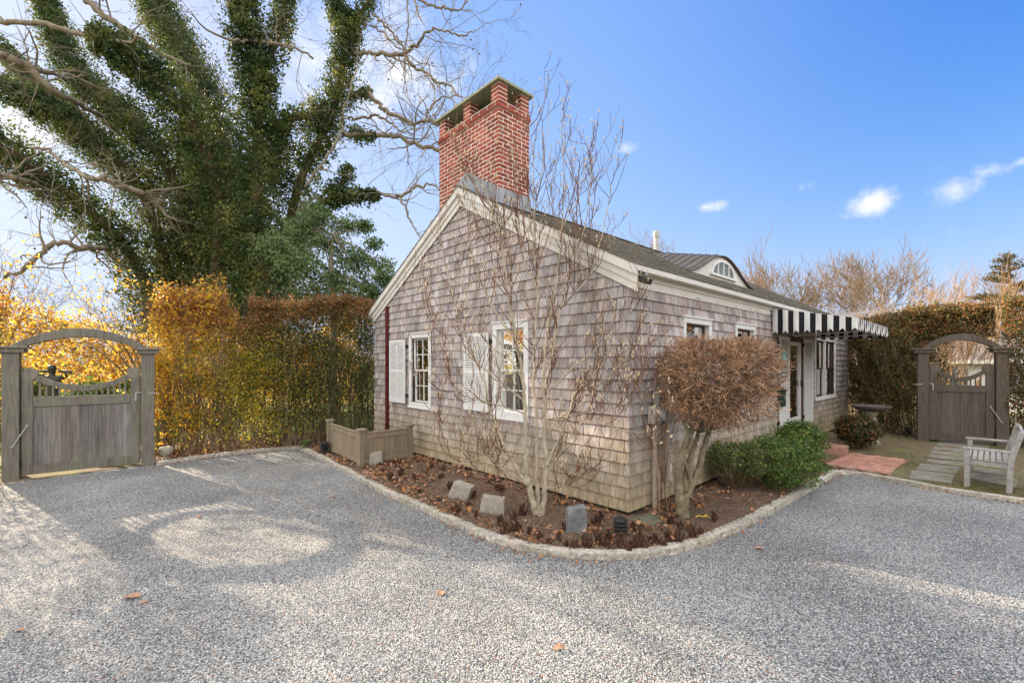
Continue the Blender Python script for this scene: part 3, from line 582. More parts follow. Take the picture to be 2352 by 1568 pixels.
# dark interior boxes behind windows
def window(name, w_, F, cas, sash_mat, mun, lights=2, curtains=True, depth=.045, style='double', label=None):
    s0, s1, z0, z1 = w_; c = cas
    fr = MB()
    fr.bx(s0, s0 + c, 0, .035, z0 + c, z1 - c, F); fr.bx(s1 - c, s1, 0, .035, z0 + c, z1 - c, F)
    fr.bx(s0, s1, 0, .038, z1 - c, z1, F); fr.bx(s0, s1, 0, .038, z0, z0 + c, F)
    fr.bx(s0 - .02, s1 + .02, 0, .06, z1, z1 + .022, F)
    for a, b in ((s0 + c - .012, s0 + c), (s1 - c, s1 - c + .012)): fr.bx(a, b, -.09, -.001, z0 + c - .01, z1 - c + .01, F)
    fr.bx(s0 + c, s1 - c, -.09, -.001, z1 - c, z1 - c + .012, F)
    w = fr.build(name, M['white'], house, bevel=.004)
    if label: w['label'] = label
    sl = MB(); sl.bx(s0 - .015, s1 + .015, 0, .055, z0 - .028, z0, F); sl.bx(s0 + c, s1 - c, -.09, -.002, z0 + c - .02, z0 + c, F); sl.build('sill', M['white'], w, bevel=.004)
    i0, i1, j0, j1 = s0 + c, s1 - c, z0 + c, z1 - c; zm = (j0 + j1) / 2
    cols = [(i0, i1)] if style != 'pair' else [(i0, (i0 + i1) / 2 - .035), ((i0 + i1) / 2 + .035, i1)]
    if style == 'pair': mp = MB(); mp.bx(cols[0][1], cols[1][0], -.06, .02, j0, j1, F); mp.build('mullion', M['white'], w, bevel=.004)
    for (a, b) in cols:
        sm = MB(); t_ = .035
        halves = [(j0, zm + .018, -.055), (zm - .018, j1, -.03)] if style in ('double', 'pair') else [(j0, j1, -.04)]
        for (p, q, y) in halves:
            sm.bx(a, a + t_, y - .03, y, p, q, F); sm.bx(b - t_, b, y - .03, y, p, q, F); sm.bx(a + t_, b - t_, y - .03, y, p, p + t_, F); sm.bx(a + t_, b - t_, y - .03, y, q - t_, q, F)
            if mun:
                for k in range(1, mun[0]): xx = a + t_ + (b - a - 2 * t_) * k / mun[0]; sm.bx(xx - .008, xx + .008, y - .024, y - .004, p + t_, q - t_, F)
                for k in range(1, mun[1]): zz = p + t_ + (q - p - 2 * t_) * k / mun[1]; sm.bx(a + t_, b - t_, y - .022, y - .006, zz - .008, zz + .008, F)
        sm.build('sash', sash_mat, w, bevel=.003)
        gm = MB()
        for (p, q, y) in halves: gm.add([(a + t_, y - .016, p + t_), (b - t_, y - .016, p + t_), (b - t_, y - .016, q - t_), (a + t_, y - .016, q - t_)], [(0, 1, 2, 3)], F)
        gm.build('pane', M['glass'], w)
    # a shallow room: dark back, curtains drawn to the sides
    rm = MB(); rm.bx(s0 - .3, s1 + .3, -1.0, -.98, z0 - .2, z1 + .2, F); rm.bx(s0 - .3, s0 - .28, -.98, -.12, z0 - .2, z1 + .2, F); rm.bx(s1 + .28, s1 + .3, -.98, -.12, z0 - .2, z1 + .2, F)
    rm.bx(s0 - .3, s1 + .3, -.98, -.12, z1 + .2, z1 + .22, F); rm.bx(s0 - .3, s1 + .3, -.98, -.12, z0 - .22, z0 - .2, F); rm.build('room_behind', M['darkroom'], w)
    if curtains:
        cm = MB(); wd = (i1 - i0) * .38
        for sgn, xa in ((1, i0 - .02), (-1, i1 + .02)):
            xs = np.linspace(0, wd, 26); lo = [(xa + sgn * q, z0 + .05) for q in xs]; V = []
            for q in xs: yy = -.17 + .018 * math.sin(q * 75); V += [(xa + sgn * q, yy, z0), (xa + sgn * q, yy, z1)]
            cm.add(V, [(2 * q, 2 * q + 2, 2 * q + 3, 2 * q + 1) for q in range(25)], F)
        cm.build('curtain', M['curtain'], w)
    return w
window('window', w1, FG, .085, M['white'], (2, 2), label='narrow white window nearer the hedge')
window('window', w2, FG, .095, M['white'], (2, 2), label='wide white window behind the magnolia')
window('window', r1, FR, .075, M['brown'], None, style='single', curtains=False, label='small window above the clipped tree, nearer the corner')
window('window', r2, FR, .075, M['brown'], None, style='single', curtains=False, label='small window nearer the awning')
window('window', r3, FR, .055, M['brown'], None, style='pair', curtains=True, label='tall paired window beyond the door')
def shutter(w_, F, name, mid=True, nlou=17, dbl=True, off=.05, lab=None):
    s0, s1, z0, z1 = w_; mb = MB(); st = .042; y0, y1 = off, off + .032
    mb.bx(s0, s0 + st, y0, y1, z0, z1, F); mb.bx(s1 - st, s1, y0, y1, z0, z1, F)
    zm = z0 + (z1 - z0) * .5; rails = [(z0, z0 + .10), (zm - .035, zm + .035), (z1 - .06, z1)]
    for a, b in rails: mb.bx(s0 + st, s1 - st, y0, y1, a, b, F)
    cols = [(s0 + st, s1 - st)]
    if dbl: c = (s0 + s1) / 2; mb.bx(c - .012, c + .012, y0 + .004, y1 + .002, rails[0][1], rails[1][0], F); mb.bx(c - .012, c + .012, y0 + .004, y1 + .002, rails[1][1], rails[2][0], F); cols = [(s0 + st, c - .012), (c + .012, s1 - st)]
    sh = mb.build(name, M['white'], house, bevel=.003); lv = MB()
    for (a, b) in ((rails[0][1], rails[1][0]), (rails[1][1], rails[2][0])):
        n = max(4, int((b - a) / .036))
        for i in range(n):
            zc = a + (b - a) * (i + .5) / n
            for (p, q) in cols:
                v = [(p, y0 + .004, zc + .012), (q, y0 + .004, zc + .012), (q, y1 - .002, zc - .014), (p, y1 - .002, zc - .014), (p, y0 + .004, zc + .019), (q, y0 + .004, zc + .019), (q, y1 - .002, zc - .007), (p, y1 - .002, zc - .007)]
                lv.add(v, [(0, 3, 2, 1), (4, 5, 6, 7), (0, 1, 5, 4), (2, 3, 7, 6), (1, 2, 6, 5), (0, 4, 7, 3)], F)
    lv.build('louvre_panel', M['white'], sh)
    for zz in (z0 + .16, z1 - .14):
        hb = MB(); hb.bx(s0 - .045, s0 + .03, .038, .052, zz - .012, zz + .012, F); hb.bx(s0 - .028, s0 - .016, .03, .066, zz - .035, zz + .035, F)
        hb.bx(s0 - .03, s0 + .02, .0, .045, zz - .02, zz + .02, F)
        hb.build('shutter_hinge', M['black'], sh)
    return sh
shutter(sh1, FG, 'shutter'); shutter(sh2, FG, 'shutter')
shutter(sd1, FR, 'door_shutter', off=.04, dbl=False); shutter(sd2, FR, 'door_shutter', off=.04, dbl=False)
# door
s0, s1, z0, z1 = dr; d_ = MB(); d_.bx(s0, s0 + .05, -.05, .03, z0, z1, FR); d_.bx(s1 - .05, s1, -.05, .03, z0, z1, FR); d_.bx(s0 + .05, s1 - .05, -.05, .03, z1 - .11, z1, FR)
door = d_.build('door', M['brown'], house, bevel=.003)
q = MB(); a, b = s0 + .05, s1 - .05
q.bx(a, a + .06, -.03, .012, z0 + .04, z1 - .11, FR); q.bx(b - .06, b, -.03, .012, z0 + .04, z1 - .11, FR); q.bx(a + .06, b - .06, -.03, .012, z1 - .19, z1 - .11, FR); q.bx(a + .06, b - .06, -.03, .012, z0 + .04, z0 + .16, FR); q.build('storm_frame', M['white'], door, bevel=.003)
q = MB(); q.add([(a + .06, -.01, z0 + .16), (b - .06, -.01, z0 + .16), (b - .06, -.01, z1 - .19), (a + .06, -.01, z1 - .19)], [(0, 1, 2, 3)], FR); q.build('pane', M['glass'], door)
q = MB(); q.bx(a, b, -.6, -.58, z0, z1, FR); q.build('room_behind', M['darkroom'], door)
q = MB(); q.bx(b - .05, b - .02, .012, .03, 1.28, 1.42, FR); q.tube([(b - .035, -.028 * -1, 1.34), (b - .035, .065, 1.34), (b - .12, .065, 1.34)], .008, 8, M=FR); q.build('handle', M['black'], door)
q = MB(); q.bx(s0 - .01, s1 + .01, -.02, .12, z0 - .06, z0, FR); q.build('threshold', M['trim'], door, bevel=.004)

# roof: shingled slopes, 12 mm butts, running past the walls
def roofslope(mb, M4, x0, x1, b0, b1, seed, hole=None):
    # local x along the eave, local y = distance up the slope (plan), placed by M4
    r = random.Random(seed); y = b0; nrow = int((b1 - b0) / .115)
    for i in range(nrow + 1):
        ya = b0 + (b1 - b0) * i / (nrow + 1); yb = ya + (b1 - b0) / (nrow + 1) + .02; x = x0 - r.uniform(0, .1)
        while x < x1:
            w = r.uniform(.08, .22); p, q = max(x, x0), min(x + w - .004, x1); x += w
            if q - p < .02: continue
            if hole and hole(p, q, ya): continue
            j = r.uniform(-.004, .004); t = .016 + r.uniform(-.003, .004)
            za, zb = SL * ya, SL * yb
            v = [(p, ya + j, za - .006), (q, ya + j, za - .006), (q, yb, zb - .012), (p, yb, zb - .012), (p, ya + j, za + t), (q, ya + j, za + t), (q, yb, zb - .002), (p, yb, zb - .002)]
            mb.add(v, [(0, 3, 2, 1), (4, 5, 6, 7), (0, 1, 5, 4), (1, 2, 6, 5), (0, 4, 7, 3), (2, 3, 7, 6)], M4)
OV = .15; XE = 11.6
chx0, chx1, chy0, chy1 = .088, .765, 2.42, 4.105
hole_r = lambda p, q, y: (p > chx0 - .05 and q < chx1 + .05 and y > chy0 - .06)
rf = MB(); roofslope(rf, TR(0, 0, ZR0 - .012), -.115, XE, -OV, HR, 3, hole_r)
roofslope(rf, Matrix(((1, 0, 0, 0), (0, -1, 0, GW), (0, 0, 1, ZR0 - .012), (0, 0, 0, 1))), -.115, XE, -OV, HR, 4, lambda p, q, y: (p > chx0 - .05 and q < chx1 + .05 and y > GW - chy1 - .06))
roof = rf.build('roof', M['roofshingle'], house)
dk = MB()
for sgn in (0, 1):
    MM = TR(0, 0, 0) if not sgn else Matrix(((1, 0, 0, 0), (0, -1, 0, GW), (0, 0, 1, 0), (0, 0, 0, 1)))
    zt = lambda b: ZR0 + SL * b - .02
    dk.add([(-.09, -OV + .01, zt(-OV) - .02), (XE - .01, -OV + .01, zt(-OV) - .02), (XE - .01, HR, zt(HR) - .02), (-.09, HR, zt(HR) - .02), (-.09, -OV + .01, zt(-OV)), (XE - .01, -OV + .01, zt(-OV)), (XE - .01, HR, zt(HR)), (-.09, HR, zt(HR))],
           [(0, 3, 2, 1), (4, 5, 6, 7), (0, 1, 5, 4), (1, 2, 6, 5), (0, 4, 7, 3), (2, 3, 7, 6)], MM)
dk.build('roof_deck', M['trim'], roof)
rc = MB(); rc.prism([(HR - .13, zroof(HR) - .045), (HR - .12, zroof(HR) - .028), (HR, zroof(HR) + .035), (HR + .12, zroof(HR) - .028), (HR + .13, zroof(HR) - .045), (HR, zroof(HR) + .01)], chx1 + .02, XE, Matrix(((0, 1, 0, 0), (1, 0, 0, 0), (0, 0, 1, 0), (0, 0, 0, 1)))); rc.build('ridge_cap', M['roofshingle'], roof)
# rake boards in three steps on both gables
def rake(xa, xb, top, bot, side, name='rake_board'):
    mb = MB()
    for (p0, p1) in ((-OV, HR), (GW + OV, HR)):
        f = lambda b: ZR0 + SL * (b if p0 < 1 else GW - b)
        v = []
        for x in (xa, xb):
            for (b, dz) in ((p0, bot), (p1, bot), (p1, top), (p0, top)): v.append((x, b, f(b) + dz))
        fc = [(0, 1, 2, 3), (7, 6, 5, 4), (0, 4, 5, 1), (1, 5, 6, 2), (2, 6, 7, 3), (3, 7, 4, 0)]
        if p0 < 1: fc = [tuple(reversed(q)) for q in fc]
        mb.add(v, fc)
    return mb.build(name, M['trim'], house)
rake(-.105, -.066, -.022, -.135, 0); rake(-.0655, -.048, -.06, -.235, 0); rake(-.0475, -.034, -.1, -.33, 0)
rake(11.525, 11.58, -.022, -.30, 1)
# eave: soffit, fascia, frieze
for (sg, y_) in ((1, 0), (-1, GW)):
    E = Matrix(((1, 0, 0, 0), (0, sg, 0, y_), (0, 0, 1, 0), (0, 0, 0, 1)))
    m_ = MB(); m_.bx(-.055, XE - .02, -OV - .004, -OV + .02, 2.862, 2.925, E); m_.build('fascia', M['trim'], house, bevel=.004)
    m_ = MB(); m_.bx(-.03, 11.52, -OV + .021, -.03, 2.866, 2.878, E); m_.build('soffit', M['trim'], house)
    m_ = MB(); m_.bx(-.025, 11.51, -.0465, -.02, 2.80, 2.865, E); m_.bx(-.025, 4.78, -.030, 0, 2.70, 2.80, E); m_.build('frieze_board', M['trim'], house, bevel=.003)
cb = MB(); cb.build if False else None
# chimney
chim = MB(); TOPB, BELT = 5.87, 5.99
chim.bx(chx0 + .003, chx1 - .003, chy0 + .003, chy1 - .003, 3.6, BELT - .01)
chimney = chim.build('chimney', M['mortar'], house)
def bricks(mb, x0, x1, y0, y1, z0, z1, seed, rowh=.0672, bl=.205):
    r = random.Random(seed); n = max(1, round((z1 - z0) / rowh)); rh = (z1 - z0) / n; g_ = .0175
    for i in range(n):
        za, zb = z0 + i * rh, z0 + (i + 1) * rh - g_
        for (ax, fixed, sgn, a0, a1, ph) in ((0, y0, -1, x0, x1, i % 2), (0, y1, 1, x0, x1, i % 2), (1, x0, -1, y0, y1, (i + 1) % 2), (1, x1, 1, y0, y1, (i + 1) % 2)):
            ln = a1 - a0; p = a0 - (bl / 2 if ph and ln > .3 else 0)
            if ln <= .3: p = a0
            while p < a1 - .02:
                q = min(p + bl - g_, a1); pp = max(p, a0)
                if ax == 1: pp, q = max(pp, a0 + .013 if not ph else a0 + .013), min(q, a1 - .013)
                if q - pp > .02:
                    d = r.uniform(0, .0025); t = .015
                    if ax == 0: mb.bx(pp, q, fixed - t * (sgn > 0) - d * (sgn < 0), fixed + t * (sgn < 0) + d * (sgn > 0), za, zb)
                    else: mb.bx(fixed - t * (sgn > 0) - d * (sgn < 0), fixed + t * (sgn < 0) + d * (sgn > 0), pp, q, za, zb)
                p += bl
bk = MB(); bricks(bk, chx0, chx1, chy0, chy1, 3.70, TOPB, 1); bk.build('brickwork', M['brick'], chimney)
bl_ = MB(); e = .022; bl_.bx(chx0 - .006, chx1 + .006, chy0 - .006, chy1 + .006, TOPB, TOPB + .122); bl_.build('mortar_band', M['mortar'], chimney)
bk = MB(); bricks(bk, chx0 - e, chx1 + e, chy0 - e, chy1 + e, TOPB - .004, TOPB + .062, 2); bricks(bk, chx0 - .008, chx1 + .008, chy0 - .008, chy1 + .008, TOPB + .062, TOPB + .128, 3); bk.build('corbel_course', M['brick'], chimney)
PZ0, PZ1 = TOPB + .128, 6.27
pw = .19
for (px, py) in [(chx0, chy0), (chx1 - pw, chy0), (chx0, (chy0 + chy1) / 2 - pw / 2), (chx1 - pw, (chy0 + chy1) / 2 - pw / 2), (chx0, chy1 - pw), (chx1 - pw, chy1 - pw)]:
    pm = MB(); bricks(pm, px, px + pw, py, py + pw, PZ0, PZ1, int(px * 10 + py * 7)); pr = pm.build('flue_pier', M['brick'], chimney)
    pm = MB(); pm.bx(px + .003, px + pw - .003, py + .003, py + pw - .003, PZ0 - .01, PZ1); pm.build('pier_core', M['mortar'], pr) if False else pm.build('pier_core', M['mortar'], chimney)
cp = MB(); cp.bx(chx0 - .06, chx1 + .06, chy0 - .06, chy1 + .06, PZ1, PZ1 + .045); cp.build('slate_cap', M['cap'], chimney, bevel=.005)
cp = MB(); cp.bx(chx0 + .03, chx1 - .03, chy0 + .03, chy1 - .03, PZ0 - .14 + .128, PZ0 + .005); cp.bx(chx0 + .25, chx1 - .25, chy0 + .25, chy0 + .6, PZ0, PZ0 + .12); cp.bx(chx0 + .25, chx1 - .25, chy1 - .6, chy1 - .25, PZ0, PZ0 + .12); cp.build('flue', M['capdark'], chimney)
# lead flashing: a triangle up the gable face, strip down the entrance-side face
fl = MB(); x_ = chx0 - .014
fl.prism([(chy0 - .02, zroof(chy0) - .02), (HR, zroof(HR) - .02), (chy1 + .02, zroof(chy1) - .02), (chy1 + .02, zroof(chy1) + .22), (HR + .01, zroof(HR) + .29), (chy0 - .02, zroof(chy0) + .24)], x_, x_ + .008, Matrix(((0, 1, 0, 0), (1, 0, 0, 0), (0, 0, 1, 0), (0, 0, 0, 1))))
fl.bx(x_, chx1 + .02, chy0 - .02, chy0 - .008, zroof(chy0) - .05, zroof(chy0) + .24)
fl.add([(x_ - .1, chy0 - .02, zroof(chy0 - .02) + .02), (chx1 + .12, chy0 - .02, zroof(chy0 - .02) + .02), (chx1 + .12, chy0 - .22, zroof(chy0 - .22) + .018), (x_ - .1, chy0 - .22, zroof(chy0 - .22) + .018)], [(0, 3, 2, 1)])
fl.build('flashing', M['lead'], chimney)
# eyebrow dormer
dt, db, dw, dh = 4.42, .7, 1.62, .47
def ebz(u_): u_ = abs(u_); return dh * (.5 + .5 * math.cos(math.pi * u_)) ** 1.0 if u_ < 1 else 0
xs = np.linspace(-1, 1, 41)
zb_ = ZR0 + SL * db
dm = MB()
lo = [(dt + x * dw, zb_ - .05) for x in xs]; hi = [(dt + x * dw, zb_ + ebz(x) - .005 + .001) for x in xs]
dm.strip(lo, hi, db, db + .05); dormer = dm.build('eyebrow_dormer', M['trim'], house)
cv = MB(); nb = 12; V = []
bs = np.linspace(db - .06, db + 2.2, nb)
for b in bs:
    for x in xs:
        zt = zb_ + ebz(x) * 1.02 + .22 * (b - db) + .004; V.append((dt + x * dw, b, zt))
ff_ = []
for i in range(nb - 1):
    for j in range(40):
        if min(V[i * 41 + j][2], V[i * 41 + j + 1][2]) > ZR0 + SL * bs[i] - .25: ff_.append((i * 41 + j, i * 41 + j + 1, (i + 1) * 41 + j + 1, (i + 1) * 41 + j))
cv.add(V, ff_); cvo = cv.build('curved_metal_roof', M['metalroof'], dormer, smooth=True)
sl_ = cvo.modifiers.new('solid', 'SOLIDIFY'); sl_.thickness = .02
sm_ = MB()
for b in np.arange(db + .06, db + 1.9, .16):
    pts = [(dt + x * dw, b, zb_ + ebz(x) * 1.02 + .22 * (b - db) + .008) for x in xs if zb_ + ebz(x) * 1.02 + .22 * (b - db) > ZR0 + SL * b - .06]
    if len(pts) > 3: sm_.tube(pts, .009, 5)
sm_.build('roof_seam', M['capdark'], dormer)
tr_ = MB(); tr_.tube([(dt + x * dw, db - .01, zb_ + ebz(x) - .014) for x in xs], .013, 6); tr_.build('dormer_trim', M['brown'], dormer)
# arched dormer window
aw = MB(); hw, ah = .50, .26; zs = zb_ + .085; an = np.linspace(0, math.pi, 17)
arc_ = lambda k, kz: [(dt + math.cos(a) * hw * k, zs + math.sin(a) * ah * kz) for a in an]
aw.strip([(x, z) for x, z in arc_(1, 1)], [(x, z) for x, z in arc_(1.13, 1.18)], db - .035, db)
aw.bx(dt - hw * 1.2, dt + hw * 1.2, db - .05, db, zs - .04, zs)
dwn = aw.build('arched_window', M['white'], dormer)
for k in (-.5, 0, .5): aw = MB(); zt = zs + ah * math.sqrt(1 - k * k); aw.bx(dt + k * hw - .011, dt + k * hw + .011, db - .028, db - .006, zs, zt); aw.build('glazing_bar', M['white'], dormer)
aw = MB(); pts = arc_(1, 1); aw.add([(x, db - .008, z) for x, z in pts], [tuple(range(len(pts)))]); aw.build('dormer_pane', M['glass'], dormer)
aw = MB(); aw.add([(x, db - .004, z) for x, z in pts], [tuple(range(len(pts)))]); aw.build('window_blind', M['curtain'], dormer)
# vent pipes
vp = MB(); tv = 7.08; vp.lathe([(.085, -.3), (.085, .22), (.07, .222), (.07, .66), (.09, .665), (.095, .80), (.085, .82), (.02, .83)], 18, TR(tv, HR + .35, zroof(HR + .35) + .1)); vp.lathe([(.16, -.2), (.10, .06), (.10, .08)], 16, TR(tv, HR + .35, zroof(HR + .35) + .02)); vp.build('vent_pipe', M['greymetal'], house, smooth=False)
vp = MB(); vp.lathe([(.07, -.2), (.07, .25), (.06, .26)], 14, TR(10.2, 2.6, zroof(2.6) + .1)); vp.build('vent_pipe', M['greymetal'], house)
# downpipe on the gable wall
sp_ = gb(k_ * 1369); dp = MB(); dp.bx(sp_ - .035, sp_ + .035, .026, .085, .0, gb(k_ * 1369, k_ * 1078)[1], FG)
dpo = dp.build('downpipe', M['redpipe'], house, bevel=.006)
for zz in (.9, 2.0): dp = MB(); dp.bx(sp_ - .04, sp_ + .04, .02, .09, zz, zz + .02, FG); dp.build('pipe_bracket', M['redpipe'], dpo)
# flood lamp at the eave corner
fz_ = rt(k_ * 2222, k_ * 955); fx, fzz = .03, 2.79
f_ = MB(); f_.bx(fx - .02, fx + .10, .0, .06, fzz + .02, fzz + .09, FR @ TR(0, .048, 0)); fl_o = f_.build('floodlight', M['greymetal'], house, bevel=.004)
f_ = MB(); f_.bx(-.075, .075, -.05, .05, -.03, .03, FR @ TR(fx + .05, .17, fzz - .035) @ Matrix.Rotation(R(-25), 4, 'X')); f_.bx(-.085, .085, -.058, .062, .03, .036, FR @ TR(fx + .05, .17, fzz - .035) @ Matrix.Rotation(R(-25), 4, 'X')); f_.tube([(fx + .03, .1, fzz + .03), (fx + .04, .15, fzz - .01)], .012, 6, M=FR); f_.build('lamp_head', M['bronze'], fl_o, bevel=.005)
f_ = MB(); f_.box((fx + .12, .13, fzz + .055), (.05, .06, .05), FR); f_.build('sensor', M['greymetal'], fl_o, bevel=.008)

# awning
aw0, aw1, proj, zwall, zfr, zbot = rt(1768), rt(1768) + 3.1, 1.36, 2.83, 2.555, 2.335
can = MB(); nst = 34; sw = (aw1 - aw0) / nst
for i in range(nst):
    x0, x1 = aw0 + i * sw, aw0 + (i + 1) * sw
    can.add([(x0, .05, zwall), (x1, .05, zwall), (x1, proj, zfr), (x0, proj, zfr), (x0, .05, zwall + .006), (x1, .05, zwall + .006), (x1, proj, zfr + .006), (x0, proj, zfr + .006)], [(0, 1, 2, 3), (4, 7, 6, 5), (0, 3, 7, 4), (1, 5, 6, 2)], FR, (i + 1) % 2)
awn = can.build('awning', [M['canvas_black'], M['canvas_white']], house)
def scallop(mb, axis, fixed, a0, a1, n, topf, zb, start=0):
    w = (a1 - a0) / n; rr = random.Random(n)
    for i in range(n):
        wh = (i + start) % 2; ks_ = np.linspace(0, 1, 7); lo, hi = [], []
        for k in ks_:
            a = a0 + (i + k) * w
            zz = zb + (.05 * math.sin(math.pi * k) if wh == 0 else -.004 * math.sin(math.pi * k)); lo.append((a, zz)); hi.append((a, topf(a)))
        y = fixed; V = []
        nz = 5
        for (la, ha) in zip(lo, hi):
            for q in range(nz):
                f_ = q / (nz - 1); zz = la[1] + (ha[1] - la[1]) * f_
                bulge = (.012 * math.sin(math.pi * (la[0] - a0) / w) + .007 * math.sin(la[0] * 23 + zz * 17)) * (1 - f_ * .8)
                V.append((la[0], y + bulge, zz) if axis == 'x' else (y - bulge, la[0], zz))
        F_ = [(c * nz + q, (c + 1) * nz + q, (c + 1) * nz + q + 1, c * nz + q + 1) for c in range(6) for q in range(nz - 1)]
        mb.add(V, F_, FR, 1 if wh == 0 else 0)
va_ = MB(); scallop(va_, 'x', proj + .004, aw0, aw1, nst, lambda a: zfr + .004, zbot); v1 = va_.build('valance', [M['canvas_black'], M['canvas_white']], awn, smooth=True)
for (fx_, nm) in ((aw0 - .004, 'side_panel'), (aw1 + .004, 'side_panel')):
    va_ = MB(); scallop(va_, 'y', fx_, .05, proj, 15, lambda a: zwall + (zfr - zwall) * (a - .05) / (proj - .05) + .004, zbot + .01); va_.build(nm, [M['canvas_black'], M['canvas_white']], awn, smooth=True)
fr_ = MB()
for x in (aw0 + .03, aw1 - .03, (aw0 + aw1) / 2): fr_.tube([(x, .02, zbot + .05), (x, proj - .03, zbot + .09)], .011, 6, M=FR)
fr_.tube([(aw0 + .02, proj - .02, zbot + .1), (aw1 - .02, proj - .02, zbot + .1)], .012, 6, M=FR); fr_.tube([(aw0 + 1.3, .02, zwall - .4), (aw0 + 1.3, .1, zbot - .2 + .2)], .01, 6, M=FR)
fr_.build('awning_frame', M['white'], awn)
# ------------------------------------------------------------------ small built things
def garden_gate(name, pa, pb, label, mirror=False, nb=15, nboard=11, cap=True, sc_h=1.0, group=None, WD='wood', BDm='board'):
    pa, pb = Vector(pa), Vector(pb); w = (pb - pa).length; an = math.atan2(pb.y - pa.y, pb.x - pa.x)
    g = empty(name, pa, an); tag(g, label, 'gate', group)
    PW = .19; H = 2.02 * sc_h
    for x in (0, w):
        m = MB(); m.bx(x - PW / 2, x + PW / 2, -PW / 2, PW / 2, -.12, H); m.build('post', M[WD], g, bevel=.006)
        m = MB(); m.bx(x - PW / 2 - .06, x + PW / 2 + .06, -.13, .13, H + .001, H + .075); m.bx(x - PW / 2 - .10, x + PW / 2 + .10, -.16, .16, H + .076, H + .11); m.build('post_cap', M[WD], g, bevel=.006)
    # arch
    xs = np.linspace(0, w, 25); rise = .31
    lo = [(x, H + .02 + (rise - .05) * math.sin(math.pi * x / w) ** .9) for x in xs]; hi = [(x, H + .115 + rise * math.sin(math.pi * x / w) ** .85) for x in xs]
    m = MB(); m.strip(lo, hi, -.085, .085); m.build('arch', M[WD], g, bevel=.005)
    ld = MB()
    a0, a1 = PW / 2 + .012, w - PW / 2 - .012; st = .13; zb, zt = .06, 1.78 * sc_h
    leaf = MB()
    # stiles with rolled finials
    for (x0, x1, sg) in ((a0, a0 + st, 1), (a1 - st, a1, -1)):
        m = MB(); m.bx(x0, x1, -.035, .035, zb, zt - .13, None)
        c = ((x0 + x1) / 2 + sg * .03, zt - .095); r_ = .095
        pts = [(c[0] + r_ * math.cos(t), c[1] + r_ * math.sin(t)) for t in np.linspace(0, 2 * math.pi, 20, endpoint=False)]
        m.prism(pts, -.036, .036); s_ = m.build('stile', M[WD], g, bevel=.004)
    b0, b1 = a0 + st, a1 - st; zr = 1.16 * sc_h
    m = MB(); m.bx(b0 + .001, b1 - .001, -.03, .03, zr - .01, zr + .145); m.build('lock_rail', M[WD], g, bevel=.005)
    m = MB(); m.bx(b0 + .001, b1 - .001, -.03, .03, zb, zb + .15); m.build('bottom_rail', M[WD], g, bevel=.005)
    xs = np.linspace(b0 + .001, b1 - .001, 21); u_ = (xs - (b0 + b1) / 2) / ((b1 - b0) / 2)
    zc = lambda u: zt - .355 + .20 * abs(u) ** 1.8
    m = MB(); m.strip([(x, zc(u) - .04) for x, u in zip(xs, u_)], [(x, zc(u) + .055) for x, u in zip(xs, u_)], -.028, .028); m.build('scooped_rail', M[WD], g, bevel=.004)
    bw = (b1 - b0) / nboard; m = MB()
    for i in range(nboard): m.bx(b0 + i * bw + .0006, b0 + (i + 1) * bw - .0006, -.012 + .002 * (i % 2), .012, zb + .151, zr - .011)
    m.build('board_panel', M[BDm], g, bevel=.002)
    m = MB(); m.bx(b0, b1, .013, .02, zb + .15, zr - .01); m.build('back_panel', M[BDm], g)
    for i in range(nb):
        x = b0 + (b1 - b0) * (i + 1) / (nb + 1); u = (x - (b0 + b1) / 2) / ((b1 - b0) / 2)
        m = MB(); m.bx(x - .012, x + .012, -.012, .012, zr + .146, zc(u) - .041); m.build('baluster', M[WD], g)
    hx = a0 - .006 if not mirror else a1 + .006; lx = a1 - .06 if not mirror else a0 + .06
    for z in (.25, .98, 1.5):
        m = MB(); m.tube([(hx, -.045, z - .07), (hx, -.045, z + .07)], .012, 8); m.build('hinge', M['black'], g)
    s = 1 if not mirror else -1
    m = MB(); m.tube([(lx, -.05, 1.33), (lx + s * .1, -.07, 1.325), (lx + s * .33, -.12, 1.30)], .009, 8); m.tube([(lx, -.06, 1.30), (lx, -.06, 1.19)], .012, 8); m.bx(lx - .015, lx + .015, -.05, -.03, 1.17, 1.33); m.build('latch', M['greymetal'], g)
    m = MB(); m.tube([(hx + s * .07, -.05, .84), (hx + s * .0, -.09, .70), (hx - s * .07, -.12, .54)], .008, 8); m.tube([(hx + s * .07, -.03, .855), (hx + s * .07, -.065, .84)], .018, 8); m.tube([(hx - s * .07, -.115, .54), (hx - s * .08, -.145, .535)], .014, 8); m.build('pull_rod', M['greymetal'], g)
    return g
gA = G(27, 1102, GZ); gB = G(340, 1068, GZ)
garden_gate('garden_gate', gA, gB, 'broad arched grey wooden gate beside the golden hedge', group='arched garden gates')
hA, hB = G(2119, 1013, 0), G(2300, 1026, 0)
garden_gate('garden_gate', hA, hB, 'arched brown wooden gate at the end of the stepping-stone path', mirror=True, nb=9, nboard=8, group='arched garden gates', WD='wood_brown', BDm='board_brown')

